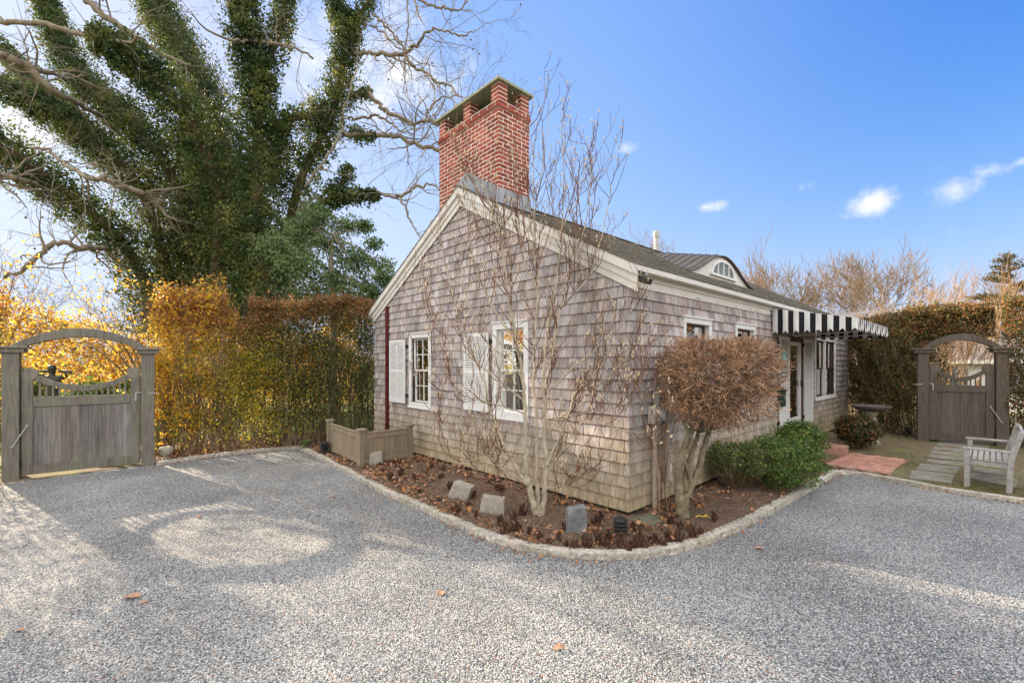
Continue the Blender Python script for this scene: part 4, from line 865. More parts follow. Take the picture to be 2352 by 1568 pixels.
# bin screen: two panels, three capped posts
f0, f1, f2 = G(758, 1036), G(830, 1070), G(941, 1052)
sc0 = empty('bin_screen', f1); tag(sc0, 'low tan cedar panel screen with capped posts against the gable', 'screen fence')
for p in (f0, f1, f2):
    q = p - f1; an = HA; m = MB(); m.bx(-.05, .05, -.05, .05, -.08, .60); m.box((0, 0, .615), (.135, .135, .03)); m.box((0, 0, .64), (.155, .155, .02))
    v = m.build('capped_post', M['fence'], sc0, bevel=.004); v.location = q; v.rotation_euler = (0, 0, an)
for (a, b) in ((f0, f1), (f1, f2)):
    d = (b - a); w = d.length; an = math.atan2(d.y, d.x); pn = empty('screen_panel', a - f1, an); pn.parent = sc0
    m = MB(); m.bx(.05, w - .05, -.03, .03, .555, .58); m.bx(.05, w - .05, -.02, .02, .47, .554); m.bx(.05, w - .05, -.02, .02, .03, .11); m.bx(.051, .12, -.018, .018, .111, .469); m.bx(w - .12, w - .051, -.018, .018, .111, .469); m.build('panel_frame', M['fence'], pn, bevel=.003)
    n = 7; m = MB()
    for i in range(n): m.bx(.12 + (w - .24) * i / n + .001, .12 + (w - .24) * (i + 1) / n - .001, -.008, .008, .111, .469)
    m.build('boards', M['fence'], pn, bevel=.002)

# bench
bo = G(2221, 1117); ba = math.atan2(.68, .73)
bench = empty('garden_bench', bo, ba); tag(bench, 'silvered wooden slatted garden bench beside the stone path', 'bench')
BL, BD = 1.28, .44
def bp(name, f, **k): m = MB(); f(m); return m.build(name, M['benchwood'], bench, bevel=.004)
for x in (0, BL):
    bp('front_leg', lambda m: m.bx(x - .03, x + .03, -.03, .03, -.02, .545))
    # rear leg carries the back post and leans outwards
    def rl(m):
        m.prism([(0, 0)] * 0 or [(.0, -.02), (.06, -.02), (.075, .42), (.175, .84), (.12, .86), (.015, .45)], x - .03, x + .03, Matrix(((0, 1, 0, 0), (-1, 0, 0, -BD + .06), (0, 0, 1, 0), (0, 0, 0, 1))))
    bp('rear_leg', rl)
    bp('armrest', lambda m: m.bx(x - .035, x + .035, -BD - .02, .05, .546, .575))
    bp('side_rail', lambda m: m.bx(x - .015, x + .015, -BD + .05, -.031, .33, .39))
bp('front_rail', lambda m: m.bx(.031, BL - .031, -.015, .015, .33, .40)); bp('rear_rail', lambda m: m.bx(.031, BL - .031, -BD + .02, -BD + .05, .33, .39))
for i in range(7): y = -.01 - i * .062; bp('seat_slat', lambda m: m.bx(-.02 if i else .03, BL + .02 if i else BL - .03, y - .024, y + .024, .401, .42))
bp('back_rail', lambda m: m.bx(.031, BL - .031, -BD - .12, -.0 - BD - .085, .76, .83)); bp('back_rail', lambda m: m.bx(.031, BL - .031, -BD - .03, -BD + .0, .47, .52))
for i in range(11):
    x = .1 + i * (BL - .2) / 10; bp('back_slat', lambda m: m.add([(x - .02, -BD - .02, .52), (x + .02, -BD - .02, .52), (x + .02, -BD - .005, .52), (x - .02, -BD - .005, .52), (x - .02, -BD - .11, .76), (x + .02, -BD - .11, .76), (x + .02, -BD - .095, .76), (x - .02, -BD - .095, .76)], [(0, 3, 2, 1), (4, 5, 6, 7), (0, 1, 5, 4), (1, 2, 6, 5), (2, 3, 7, 6), (3, 0, 4, 7)]))

# bird bath
bb_ = empty('bird_bath', G(2002, 1019)); tag(bb_, 'round shallow bird bath on a pale stone pedestal', 'bird bath')
m = MB(); m.lathe([(.16, -.02), (.16, .05), (.12, .08), (.095, .16), (.085, .35), (.10, .55), (.075, .60), (.12, .68), (.12, .72)], 24); m.build('pedestal', M['birdstone'], bb_, smooth=False)
m = MB(); m.lathe([(.10, .721), (.22, .745), (.33, .79), (.36, .83), (.365, .85), (.34, .85), (.30, .82), (.15, .785), (.0, .78)], 36); m.build('basin', M['bowl'], bb_, smooth=False)

# path lights
def path_light(loc, label, s=1.0):
    e = empty('path_light', loc); tag(e, label, 'garden light', 'tiered black path lights')
    m = MB(); m.lathe([(.022 * s, -.05), (.022 * s, .03 * s), (.05 * s, .035 * s), (.05 * s, .17 * s)], 16); m.build('stem', M['black'], e)
    for i, r_ in enumerate((.085, .09, .092)):
        z = .05 + i * .048; m = MB(); m.lathe([(r_ * s, z * s), (r_ * s, (z + .008) * s), (.055 * s, (z + .036) * s)], 24); m.build('louvre_ring', M['black'], e, smooth=False)
    m = MB(); m.lathe([(.092 * s, .196 * s), (.09 * s, .206 * s), (.05 * s, .232 * s), (.012 * s, .24 * s), (.01 * s, .25 * s), (.0, .252 * s)], 24); m.build('cap', M['black'], e, smooth=False)
path_light(G(1425, 1226) + Vector((0, 0, -.02)), 'black tiered path light in mulch beside the upright blue stone', .85)
path_light(G(2086, 1003), 'black tiered path light at the foot of the far hedge')
path_light(G(745, 1040), 'black tiered path light beside the outer post of the low screen', 1.0)

# electric meter on the entrance wall, with its conduit
mt_, mz_ = rt(1490), 0
em = empty('electric_meter', HW(rt(1489), -.03, 0), HA); tag(em, 'grey electric meter box with glass dial and tan conduit on the corner', 'electric meter')
zb0 = 1.8 + (833 - 974) / FP * 5.45; zt0 = 1.8 + (833 - 937) / FP * 5.45
m = MB(); m.bx(-.065, .10, -.10, .0, zb0, zt0 + .02); m.build('meter_box', M['meterbox'], em, bevel=.006)
m = MB(); m.lathe([(.085, 0), (.085, .03), (.075, .035), (.075, .09), (.06, .11), (.0, .115)], 24, TR(.03, -.10, (zb0 + zt0) / 2 + .02) @ Matrix.Rotation(R(90), 4, 'X')); m.build('meter_dial', M['greymetal'], em)
m = MB(); m.lathe([(.09, 0), (.098, .01), (.098, .022), (.09, .03)], 24, TR(.03, -.101, (zb0 + zt0) / 2 + .02) @ Matrix.Rotation(R(90), 4, 'X')); m.build('dial_ring', M['greymetal'], em)
xp = rt(k_ * 2282) - rt(1489)
m = MB(); m.tube([(xp, -.045, .0), (xp, -.045, .42)], .03, 12); m.tube([(xp, -.045, .42), (xp, -.045, .50)], .037, 12); m.tube([(xp, -.045, .50), (xp, -.045, zb0)], .03, 12); m.build('conduit', M['conduit'], em)
m = MB(); m.tube([(xp, -.045, zb0 + .4), (xp, -.045, zt0 + .12)], .03, 12) if False else m.bx(.05, .14, -.09, .0, zt0 + .021, zt0 + .20); m.build('upper_box', M['greymetal'], em, bevel=.004)
m = MB(); m.tube([(xp + .03, -.05, .52), (xp + .055, -.05, .35), (xp + .045, -.05, .2), (xp + .02, -.08, .12), (xp - .03, -.075, .13)], .005, 5); m.build('loose_wire', M['black'], em)
c2 = empty('cable_conduit', HW(rt(k_ * 2328), -.03, 0), HA); tag(c2, 'short tan conduit ending in a small white box on the wall', 'conduit')
m = MB(); m.tube([(0, -.03, .52), (0, -.03, 1.12)], .027, 12); m.tube([(0, -.035, .30), (0, -.035, .53)], .042, 12); m.build('conduit', M['conduit'], c2)
m = MB(); m.bx(.02, .075, -.075, -.03, .27, .50); m.build('junction_box', M['white'], c2, bevel=.012)

# lantern and mailbox beside the door
lt = rt(1779); lz = 1.8 + (833 - 855) / FP * (HC.y + HX.y * lt)
ln = empty('wall_lantern', HW(lt - .05, -.03, lz), HA); tag(ln, 'verdigris copper wall lantern beside the door', 'wall lantern')
m = MB(); m.lathe([(.04, .0), (.06, .015), (.06, .03)], 6, TR(0, -.14, 0)); m.lathe([(.085, .235), (.095, .245), (.05, .30), (.05, .31), (.05, .36), (.06, .37), (.02, .40), (.0, .41)], 6, TR(0, -.14, 0)); m.build('lantern_frame', M['teal'], ln)
m = MB(); m.lathe([(.055, .03), (.075, .235)], 6, TR(0, -.14, 0)); m.build('lantern_glass', M['glass'], ln)
for i in range(6):
    a = i * math.pi / 3; m = MB(); m.tube([(.057 * math.cos(a), -.14 + .057 * math.sin(a), .03), (.078 * math.cos(a), -.14 + .078 * math.sin(a), .235)], .005, 4); m.build('glazing_bar', M['teal'], ln)
m = MB(); m.tube([(0, 0, .30), (-.05, -.05, .42), (0, -.14, .40)], .009, 6); m.bx(-.03, .03, -.012, .0, .2, .36); m.build('bracket', M['teal'], ln)
mt = rt(1786); my = HC.y + HX.y * mt; mz = 1.8 + (833 - 932) / FP * my
mbx = empty('mailbox', HW(mt - .03, -.03, mz), HA); tag(mbx, 'dark green lidded wall mailbox beside the door shutter', 'mailbox')
m = MB(); m.bx(-.10, .10, -.10, .0, 0, .30); m.build('box', M['green_box'], mbx, bevel=.006)
m = MB(); m.prism([(0, .30), (-.125, .30), (-.125, .315), (0, .37)], -.115, .115, Matrix(((0, 1, 0, 0), (1, 0, 0, 0), (0, 0, 1, 0), (0, 0, 0, 1)))); m.build('lid', M['green_box'], mbx)
m = MB(); m.tube([(.03, -.103, .16), (.05, -.108, .19), (.03, -.108, .21), (.06, -.103, .23)], .006, 5); m.tube([(-.01, -.103, .17), (.02, -.103, .14), (.04, -.103, .11)], .005, 5); m.build('emblem', M['greymetal'], mbx)

# brick landing, step and herringbone apron
pv_ = [G(1900, 1069), G(1953, 1042), G(2079, 1058), G(2044, 1091)]
st_ = empty('brick_landing', HW(rt(1815), -.02, 0), HA); tag(st_, 'red brick landing and step in front of the door', 'step')
inv = (TR(*st_.location) @ RZ(HA)).inverted()
loc = [inv @ p for p in pv_]
tx0, tx1 = loc[0].x, loc[1].x          # step spans between the near and far brick corners
ly = (loc[0].y + loc[1].y) / 2
sx0, sx1, sy0 = -.25, loc[1].x, ly
def pav(mb, x0, x1, y0, y1, z0, z1, lx=.2, wy=.10, herring=False, seed=1):
    r = random.Random(seed); g_ = .006; j = 0; y = y0
    while y < y1 - .01:
        x = x0 - (lx / 2 if j % 2 else 0)
        while x < x1:
            a, b = max(x + g_, x0), min(x + lx - g_, x1)
            if b - a > .02: mb.bx(a, b, y + g_, min(y + wy - g_, y1), z0, z1 + r.uniform(-.002, .002))
            x += lx
        y += wy; j += 1
m = MB(); m.bx(sx0 + .004, sx1 - .004, sy0 + .004, -.0, -.05, .16); m.bx(sx0 + .004, sx1 - .024, sy0 + .424, -.0, .16, .33); m.build('step_core', M['apron_mortar'], st_)
rr_ = random.Random(8)
m = MB(); bricks(m, sx0, sx1, sy0, -.001, -.03, .105, 5); bricks(m, sx0, sx1, sy0, -.001, .105, .175, 6, bl=.07); pav(m, sx0 + .02, sx1 - .02, sy0 + .02, sy0 + .42, .15, .174, .068, .21, seed=3); m.build('step_brick', M['paver'], st_)
m = MB(); bricks(m, sx0, sx1 - .02, sy0 + .42, -.001, .178, .345, 7); pav(m, sx0 + .02, sx1 - .04, sy0 + .44, -.02, .32, .344, .2, .1, seed=4); m.build('landing_brick', M['paver'], st_)
ap = empty('brick_apron', pv_[0] + Vector((0, 0, .022))); tag(ap, 'sloping red brick apron laid in herringbone between step and kerb', 'paving')
loc2 = [p - pv_[0] for p in pv_]; ux = (loc2[3] - loc2[0]); wX = ux.length; uy = (loc2[1] - loc2[0]); hY = uy.length
ux_, uy_ = ux.normalized(), uy.normalized()
m = MB(); poly2 = np.array([(q.x, q.y) for q in loc2]); m.add([(q.x, q.y, .004) for q in loc2] + [(q.x, q.y, -.05) for q in loc2], [(0, 3, 2, 1), (0, 1, 5, 4), (1, 2, 6, 5), (2, 3, 7, 6), (3, 0, 4, 7)]); m.build('mortar_bed', M['apron_mortar'], ap)
m = MB(); L_, W_ = .20, .10; cnt = 0; th = math.atan2(ux.y, ux.x) + R(45)
inner_p = []
cen = poly2.mean(0); shr = cen + (poly2 - cen) * 1.0
for i in range(-30, 31):
    for j in range(-30, 31):
        # herringbone lattice
        for (ox, oy, vert) in ((0, 0, 0), (L_ , -0.0, 1)):
            bx_ = i * W_ + j * L_ * 1.0; by_ = i * W_ - j * L_ * 1.0
            x = bx_ + (0 if not vert else L_); y = by_ + (0 if not vert else 0)
            if not vert: x0, x1, y0, y1 = x, x + L_, y, y + W_
            else: x0, x1, y0, y1 = x, x + W_, y - L_ + W_, y + W_
            c = np.array([(x0 + x1) / 2, (y0 + y1) / 2]); cw = np.array([c[0] * math.cos(th) - c[1] * math.sin(th), c[0] * math.sin(th) + c[1] * math.cos(th)])
            if inpoly(np.array([cw[0]]), np.array([cw[1]]), shr)[0]:
                m.bx(x0 + .006, x1 - .006, y0 + .006, y1 - .006, .0, .012 + rr_.uniform(-.002, .002), RZ(th)); cnt += 1
m.build('paver_field', M['paver'], ap)
# soldier course on the outer edge (towards the path)
m = MB(); d = loc2[2] - loc2[3]; n = int(d.length / .068); an = math.atan2(d.y, d.x)
for i in range(n): m.bx(i * .068 + .006, i * .068 + .062, .01, .2, .002, .016, TR(loc2[3].x, loc2[3].y, 0) @ RZ(an))
m.build('border_course', M['paver'], ap)

# stepping slabs between the far gate and the kerb
slabs = [[(2113, 1078), (2212, 1083), (2197, 1111), (2082, 1100)]]
def slab(poly, label):
    ps = [G(u, v, .0) for u, v in poly]; c = sum(ps, Vector()) / len(ps); m = MB()
    rr = random.Random(int(poly[0][0])); n = len(ps); pts = []
    for i in range(n):
        a, b = ps[i] - c, ps[(i + 1) % n] - c
        for k in range(4): q = a.lerp(b, k / 4); pts.append((q.x + rr.uniform(-.012, .012), q.y + rr.uniform(-.012, .012)))
    mm = len(pts); ar = sum(pts[i][0] * pts[(i + 1) % mm][1] - pts[(i + 1) % mm][0] * pts[i][1] for i in range(mm))
    if ar < 0: pts = pts[::-1]
    m.add([(x, y, .025) for x, y in pts] + [(x, y, -.03) for x, y in pts], [tuple(range(mm))] + [(i, i + mm, (i + 1) % mm + mm, (i + 1) % mm) for i in range(mm)])
    o = m.build('stepping_slab', M['slab'], None, bevel=.006); o.location = c; tag(o, label, 'stepping stone', 'stone slabs of the garden path'); return o
zc_ = lambda x, y: (1829.2 + x * .4168, 522.6 + y * .4168)
for pl, lb in [([(610, 1380), (640, 1342), (870, 1365), (860, 1415)], 'large grey slab nearest the kerb left of the bench'),
        ([(650, 1335), (690, 1305), (895, 1325), (885, 1360)], 'grey slab second from the kerb beside the bench'),
        ([(715, 1295), (728, 1280), (935, 1300), (935, 1322)], 'narrow slab with a pale edge, third from the kerb'),
        ([(722, 1268), (735, 1255), (935, 1270), (932, 1290)], 'narrow slab in the middle of the path, fourth from the kerb'),
        ([(735, 1247), (748, 1232), (945, 1247), (940, 1265)], 'narrow slab in the path, fifth from the kerb'),
        ([(745, 1225), (760, 1210), (1060, 1235), (1050, 1250)], 'narrow slab in the path, third from the far gate'),
        ([(762, 1202), (775, 1190), (1065, 1212), (1060, 1225)], 'narrow slab in the path, second from the far gate'),
        ([(775, 1182), (790, 1172), (1070, 1192), (1065, 1204)], 'narrow slab right at the foot of the far gate'),
        ([(945, 1385), (960, 1350), (1215, 1390), (1215, 1440)], 'grey slab under the front of the bench'),
        ([(970, 1345), (985, 1325), (1180, 1352), (1175, 1378)], 'grey slab under the middle of the bench')]:
    slab([zc_(x, y) for x, y in pl], lb)

# stones in the bed
def rock(loc, size, rot, mat, label, seed, jit=.05, cat='stone', name='granite_block'):
    r = random.Random(seed); n = 6; V = []; F = []; vid = {}
    def vi(i, j, k):
        if (i, j, k) not in vid:
            vid[(i, j, k)] = len(V); q = [a / (n - 1) - .5 for a in (i, j, k)]
            edge = sum(1 for a in (i, j, k) if a in (0, n - 1)); sh = 1 - .045 * max(0, edge - 1)
            tw = 1 - .12 * (q[2] + .5) * (1 if seed % 2 else .5)
            V.append((q[0] * size[0] * sh * tw + r.gauss(0, jit * .12 * size[0]), q[1] * size[1] * sh * tw + r.gauss(0, jit * .12 * size[1]), (q[2] * sh + .5) * size[2] + r.gauss(0, jit * .1 * size[2]) - .03 + q[0] * size[2] * .12 * (1 if seed % 3 else -1)))
        return vid[(i, j, k)]
    for i in range(n - 1):
        for j in range(n - 1):
            F += [(vi(i, j, n - 1), vi(i + 1, j, n - 1), vi(i + 1, j + 1, n - 1), vi(i, j + 1, n - 1)), (vi(i, j, 0), vi(i, j + 1, 0), vi(i + 1, j + 1, 0), vi(i + 1, j, 0)),
                  (vi(i, 0, j), vi(i + 1, 0, j), vi(i + 1, 0, j + 1), vi(i, 0, j + 1)), (vi(i, n - 1, j), vi(i, n - 1, j + 1), vi(i + 1, n - 1, j + 1), vi(i + 1, n - 1, j)),
                  (vi(0, i, j), vi(0, i, j + 1), vi(0, i + 1, j + 1), vi(0, i + 1, j)), (vi(n - 1, i, j), vi(n - 1, i + 1, j), vi(n - 1, i + 1, j + 1), vi(n - 1, i, j + 1))]
    m = MB(); m.add(V, F); o = m.build(name, mat, None); o.location = loc; o.rotation_euler = rot; tag(o, label, cat, 'stone blocks set in the planting bed'); return o
rock(G(862, 1068) + Vector((0, .06, 0)), (.24, .16, .25), (0, 0, .15), M['stone'], 'upright tan granite block in front of the low screen', 1)
rock(G(1054, 1143) + Vector((0, .08, -.02)), (.29, .18, .24), (0, R(20), -.3), M['stone'], 'tilted five-sided granite block left of the magnolia', 2)
rock(G(1131, 1177) + Vector((0, .07, -.01)), (.31, .14, .22), (0, R(4), -.1), M['stone'], 'flat-topped tan granite block nearest the magnolia', 3)
rock(G(1325, 1222) + Vector((0, .08, -.01)), (.235, .16, .29), (0, 0, .06), M['bluestone'], 'upright blue-grey stone block right of the magnolia', 5)
fs = rock(G(1487, 1196), (.34, .26, .06), (0, 0, .5), M['flag'], 'mossy green flagstone lying by the house corner', 7, name='flagstone'); fs['category'] = 'flagstone'; del fs['group']
# little stone urn by the left gate
u_ = empty('stone_urn', G(381, 1056, -.02)); tag(u_, 'small mossy stone urn at the foot of the golden hedge', 'urn')
m = MB(); m.lathe([(.085, 0), (.085, .03), (.045, .05), (.035, .075), (.09, .11), (.115, .17), (.12, .215), (.10, .24), (.08, .25), (.0, .25)], 20); m.build('bowl', M['birdstone'], u_)
m = MB(); m.box((0, 0, -.01), (.19, .19, .04)); m.build('plinth', M['birdstone'], u_, bevel=.004)
# statue beyond the gate: woman with her hands behind her head
def skinned(name, verts, edges, radii, mat, loc, rz, root=0, sub=2):
    me = bpy.data.meshes.new(name); me.from_pydata(verts, edges, []); me.materials.append(mat); o = bpy.data.objects.new(name, me); C.objects.link(o)
    o.location = loc; o.rotation_euler = (0, 0, rz); sk = o.modifiers.new('skin', 'SKIN'); sk.use_smooth_shade = True
    for i, r_ in enumerate(radii): me.skin_vertices[0].data[i].radius = (r_, r_) if np.isscalar(r_) else r_; me.skin_vertices[0].data[i].use_root = (i == root)
    s_ = o.modifiers.new('sub', 'SUBSURF'); s_.levels = sub; s_.render_levels = sub; return o
sl0 = P(120, 833, 10.4)
sv = [(0, 0, .95), (0, 0, 1.10), (0, 0, 1.25), (0, .0, 1.40), (0, 0, 1.48), (0, .0, 1.56), (0, -.01, 1.66), (-.17, 0, 1.43), (-.36, .03, 1.57), (-.14, .08, 1.58), (.17, 0, 1.43), (.36, .03, 1.57), (.14, .08, 1.58),
      (-.09, 0, .88), (-.10, 0, .5), (-.10, .02, .08), (-.11, -.09, .03), (.09, 0, .88), (.10, 0, .5), (.10, .02, .08), (.11, -.09, .03), (0, -.005, 1.74), (-.05, .10, 1.60), (.05, .10, 1.60)]
se_ = [(0, 1), (1, 2), (2, 3), (3, 4), (4, 5), (5, 6), (3, 7), (7, 8), (8, 9), (3, 10), (10, 11), (11, 12), (0, 13), (13, 14), (14, 15), (15, 16), (0, 17), (17, 18), (18, 19), (19, 20), (6, 21), (9, 22), (12, 23)]
sr = [(.16, .11), (.125, .09), (.14, .10), (.15, .09), .055, .055, .095, .065, .045, .033, .065, .045, .033, .10, .065, .045, .035, .10, .065, .045, .035, .07, .03, .03]
sta = skinned('garden_statue', sv, se_, sr, M['bronze'], (sl0.x, sl0.y, .02), .2); tag(sta, 'dark bronze statue of a woman, hands behind her head, beyond the gate', 'statue')
m = MB(); m.box((0, 0, -.02), (.5, .4, .12)); m.build('statue_base', M['bronze'], sta)
# yellow tag, odd leaves
m = MB(); p0 = G(1598, 1190); m.tube([(0, 0, .02), (.04, .01, .03), (.09, .0, .02), (.13, .02, .035)], [.009, .006, .006, .009], 5); m.tube([(.11, .01, .03), (.15, -.02, .02)], .006, 5); o = m.build('plastic_tag', M['yellow']); o.location = p0; tag(o, 'yellow plastic tie lying in the mulch', 'plant tie')
# ------------------------------------------------------------------ plants
def unit(v): v = np.asarray(v, float); return v / (np.linalg.norm(v) + 1e-9)
def grow(mb, p, d, ln, r, lev, cfg, rg, tips, seg=5):
    # one wandering branch and its children
    pts = [np.array(p, float)]; d = unit(d); rad = [r]; n = seg; end = r * cfg.get('taper', .45)
    for i in range(n):
        d = unit(d + rg.normal(size=3) * cfg.get('wob', .16) + np.array([0, 0, cfg.get('up', .08)])); pts.append(pts[-1] + d * ln / n); rad.append(r + (end - r) * (i + 1) / n)
    mb.tube(pts, rad, 6 if r > .03 else (4 if r > .008 else 3), cap=False)
    if lev <= 0: tips.append((pts[-1], d)); return
    k = cfg['kids'][min(lev, len(cfg['kids'])) - 1]; k = rg.integers(k[0], k[1] + 1)
    for i in range(k):
        f = rg.uniform(cfg.get('from', .3), 1.0) if i else 1.0; j = min(int(f * n), n - 1); q = pts[j] + (pts[j + 1] - pts[j]) * (f * n - j) if f < 1 else pts[-1]
        ax = unit(np.cross(d, rg.normal(size=3))); ang = cfg.get('ang', .75) * rg.uniform(.5, 1.3) * (1 if i else .4)
        nd = unit(d * math.cos(ang) + ax * math.sin(ang)); rr = max((r + (end - r) * f) * cfg.get('rk', .62), cfg.get('rmin', .004))
        grow(mb, q, nd, ln * rg.uniform(*cfg.get('lk', (.55, .85))), rr, lev - 1, cfg, rg, tips, max(3, seg - 1))
def hedge(name, pts, thick, h, nl, size, mats, pick, label, seed, stems=90, notch=None, low=.35, topfuzz=.12, cat='hedge', zlo=0.0, sprigs=60, group=None, drop=.8):
    rg = np.random.default_rng(seed); pts = [np.array(q, float) for q in pts]; seg = [np.linalg.norm(b - a) for a, b in zip(pts[:-1], pts[1:])]; tot = sum(seg)
    e = empty(name, (pts[0][0], pts[0][1], 0)); tag(e, label, cat, group); o0 = np.array([pts[0][0], pts[0][1], 0])
    def place(s, off, z):
        out = np.zeros((len(s), 3)); acc = 0
        for (a, b), l in zip(zip(pts[:-1], pts[1:]), seg):
            m_ = (s >= acc) & (s <= acc + l + 1e-6); t = ((s - acc) / l)[:, None]; dr_ = (b - a) / l; nrm_ = np.array([-dr_[1], dr_[0]])
            q = a + (b - a) * t + nrm_ * off[:, None]; out[m_, 0:2] = q[m_]; acc += l
        out[:, 2] = z; return out - o0
    n = int(nl * 1.6); s = rg.uniform(0, tot, n); u = rg.uniform(0, 1, n)
    off = np.where(rg.random(n) < .6, rg.normal(0, .07, n), rg.uniform(0, thick, n)) # front face heavy
    off = np.where(rg.random(n) < .15, thick + rg.normal(0, .07, n), off)
    hv = (h(s) if callable(h) else np.full(n, h)); z = zlo + (hv - zlo) * u ** .85
    top = rg.random(n) < .16; z = np.where(top, hv + rg.normal(0, topfuzz * .6, n), z); off = np.where(top, rg.uniform(0, thick, n), off)
    # gaps: clumpy density, thin towards the ground
    cl = np.sin(s * 5.3 + 2 * np.sin(z * 4.1 + seed)) + np.sin(z * 7.7 + s * 3.1 + off * 6) + rg.normal(0, .8, n)
    keep = (cl > -1.2) & (rg.random(n) < np.clip(low + (z - zlo - .15) / 1.3, low, 1)) & (z > .04)
    off = off + .05 * np.sin(s * 4 + z * 5) + .03 * np.sin(s * 11 - z * 9)
    s, off, z = s[keep][:nl], off[keep][:nl], z[keep][:nl]; p = place(s, off, z)
    sp_ = []
    for i in range(sprigs):
        ss = rg.uniform(0, tot); hh = float(h(np.array([ss]))[0]) if callable(h) else h
        q = place(np.array([ss]), np.array([rg.uniform(-.05, thick)]), hh - rg.uniform(.05, .5))[0]; sp_.append((q, q + np.array([rg.normal() * .16, rg.normal() * .16, rg.uniform(.15, .42)])))
    if sp_:
        tt_ = rg.uniform(.2, 1.05, (len(sp_), 9)); ex = np.concatenate([q + (a - q) * t[:, None] + rg.normal(0, .02, (9, 3)) for (q, a), t in zip(sp_, tt_)]); p = np.concatenate([p, ex]); s = np.concatenate([s, np.full(len(ex), tot * .3)]); z = np.concatenate([z, np.full(len(ex), 9.)])
    mi = pick(s / tot, z, rg)
    if callable(size): sz = size(mi, rg)
    else: sz = size * rg.uniform(.6, 1.35, len(s))
    leaves('foliage', p, sz, mats, e, seed=seed, mi=mi, nrm=None)
    mb = MB()
    for i in range(stems):
        ss = rg.uniform(0, tot); o_ = rg.uniform(.1, thick - .1); hh = float(h(np.array([ss]))[0]) if callable(h) else h
        q = place(np.array([ss]), np.array([o_]), -.03)[0] + o0 * 0
        grow(mb, q, (rg.normal() * .12, rg.normal() * .12, 1), hh * rg.uniform(.35, .55), rg.uniform(.007, .02), 2, {'kids': [(2, 3), (2, 4)], 'wob': .12, 'up': .25, 'ang': .45, 'lk': (.5, .8), 'rmin': .003}, rg, [])
    for q, a in sp_: mb.tube([q, (q + a) / 2 + rg.normal(size=3) * .02, a], [.004, .003, .002], 3, cap=False)
    mb.build('stems', M['stem'], e)
    return e
# the hedge between the left gate and the cottage: golden end, green end
def hg(s): return 3.14 - .35 * np.exp(-s * 4) + .06 * np.sin(s * 9) - .06 * np.sin(s * 3.1) - np.where(s > 1.15, .6 * np.clip((s - 1.15) / .15, 0, 1), 0)
def pick_gold(f, z, rg):
    r = rg.random(len(z)); m = np.zeros(len(z), int)                  # 0 gold, 1 russet, 2 yellow-green, 3 green
    top = z > 2.35 + rg.normal(0, .25, len(z)); m[top & (r < .6)] = 1
    m[~top & (r < .2 + .5 * f)] = 2; m[~top & (r > .97 - .25 * f)] = 3; m[~top & (r > .86) & (r < .90)] = 1
    return m
gsz = lambda mi, rg: np.where(mi == 0, .062, np.where(mi == 1, .055, .05)) * rg.uniform(.6, 1.35, len(mi))
hedge('golden_hedge', [(-6.95, 8.58), (-5.62, 9.13)], .55, hg, 19000, gsz, [M['gold'], M['russet'], M['ygreen'], M['hgreen']], pick_gold, 'tall hedge with golden and russet leaves right beside the left gate', 21, stems=110, low=.10, topfuzz=.3, sprigs=170)
def pick_green(f, z, rg):
    r = rg.random(len(z)); n_ = len(z); m = np.full(n_, 3)
    top = z > 2.75 - .9 * np.clip(.55 - f, 0, 1) + rg.normal(0, .2, n_); m[top & (r < .7)] = 1
    yl = (~top) & (r < np.clip(.75 - 1.3 * f - .15 * (z - 1), .03, .8)); m[yl] = 2; m[yl & (r < .08)] = 0
    m[(~top) & (r > .86)] = 4
    return m
def hgr(s): return 3.10 - .1 * np.sin(s * 2.3) - np.where(s < .2, .5, 0)
hedge('privet_hedge', [(-5.60, 9.14), (-3.12, 10.2)], .9, hgr, 62000, lambda mi, rg: np.where(mi == 3, .042, .05) * rg.uniform(.6, 1.35, len(mi)), [M['gold'], M['russet'], M['ygreen'], M['hgreen'], M['bgreen']], pick_green, 'tall dark green clipped hedge against the left end of the cottage', 22, stems=110, low=.12, sprigs=150)
hedge('golden_hedge', [(-12.6, 4.6), (-8.35, 7.3)], .8, lambda s: 1.9 + 1.1 * np.clip((s - 2.6) / 1.6, 0, 1) - .1 * np.sin(s * 3), 26000, gsz, [M['gold'], M['russet'], M['ygreen'], M['hgreen']], pick_gold, 'hedge of golden leaves cut by the left edge of the picture', 23, stems=40, low=.3, topfuzz=.3)
# deep golden shrubs beyond the gate
hedge('golden_shrubbery', [(-24, 13.2), (-13, 16.4), (-6.5, 19)], 2.6, lambda s: 3.1 + .45 * np.sin(s * 1.1) + .25 * np.sin(s * 2.9 + 1), 40000, lambda mi, rg: .125 * rg.uniform(.6, 1.35, len(mi)), [M['gold'], M['russet'], M['ygreen'], M['hgreen']],
      lambda f, z, rg: np.where(rg.random(len(z)) < .25, 1, np.where(rg.random(len(z)) < .12, 2, 0)), 'far band of glowing orange shrubs seen through the left gate', 24, stems=60, low=.8, cat='shrubs', topfuzz=.5)
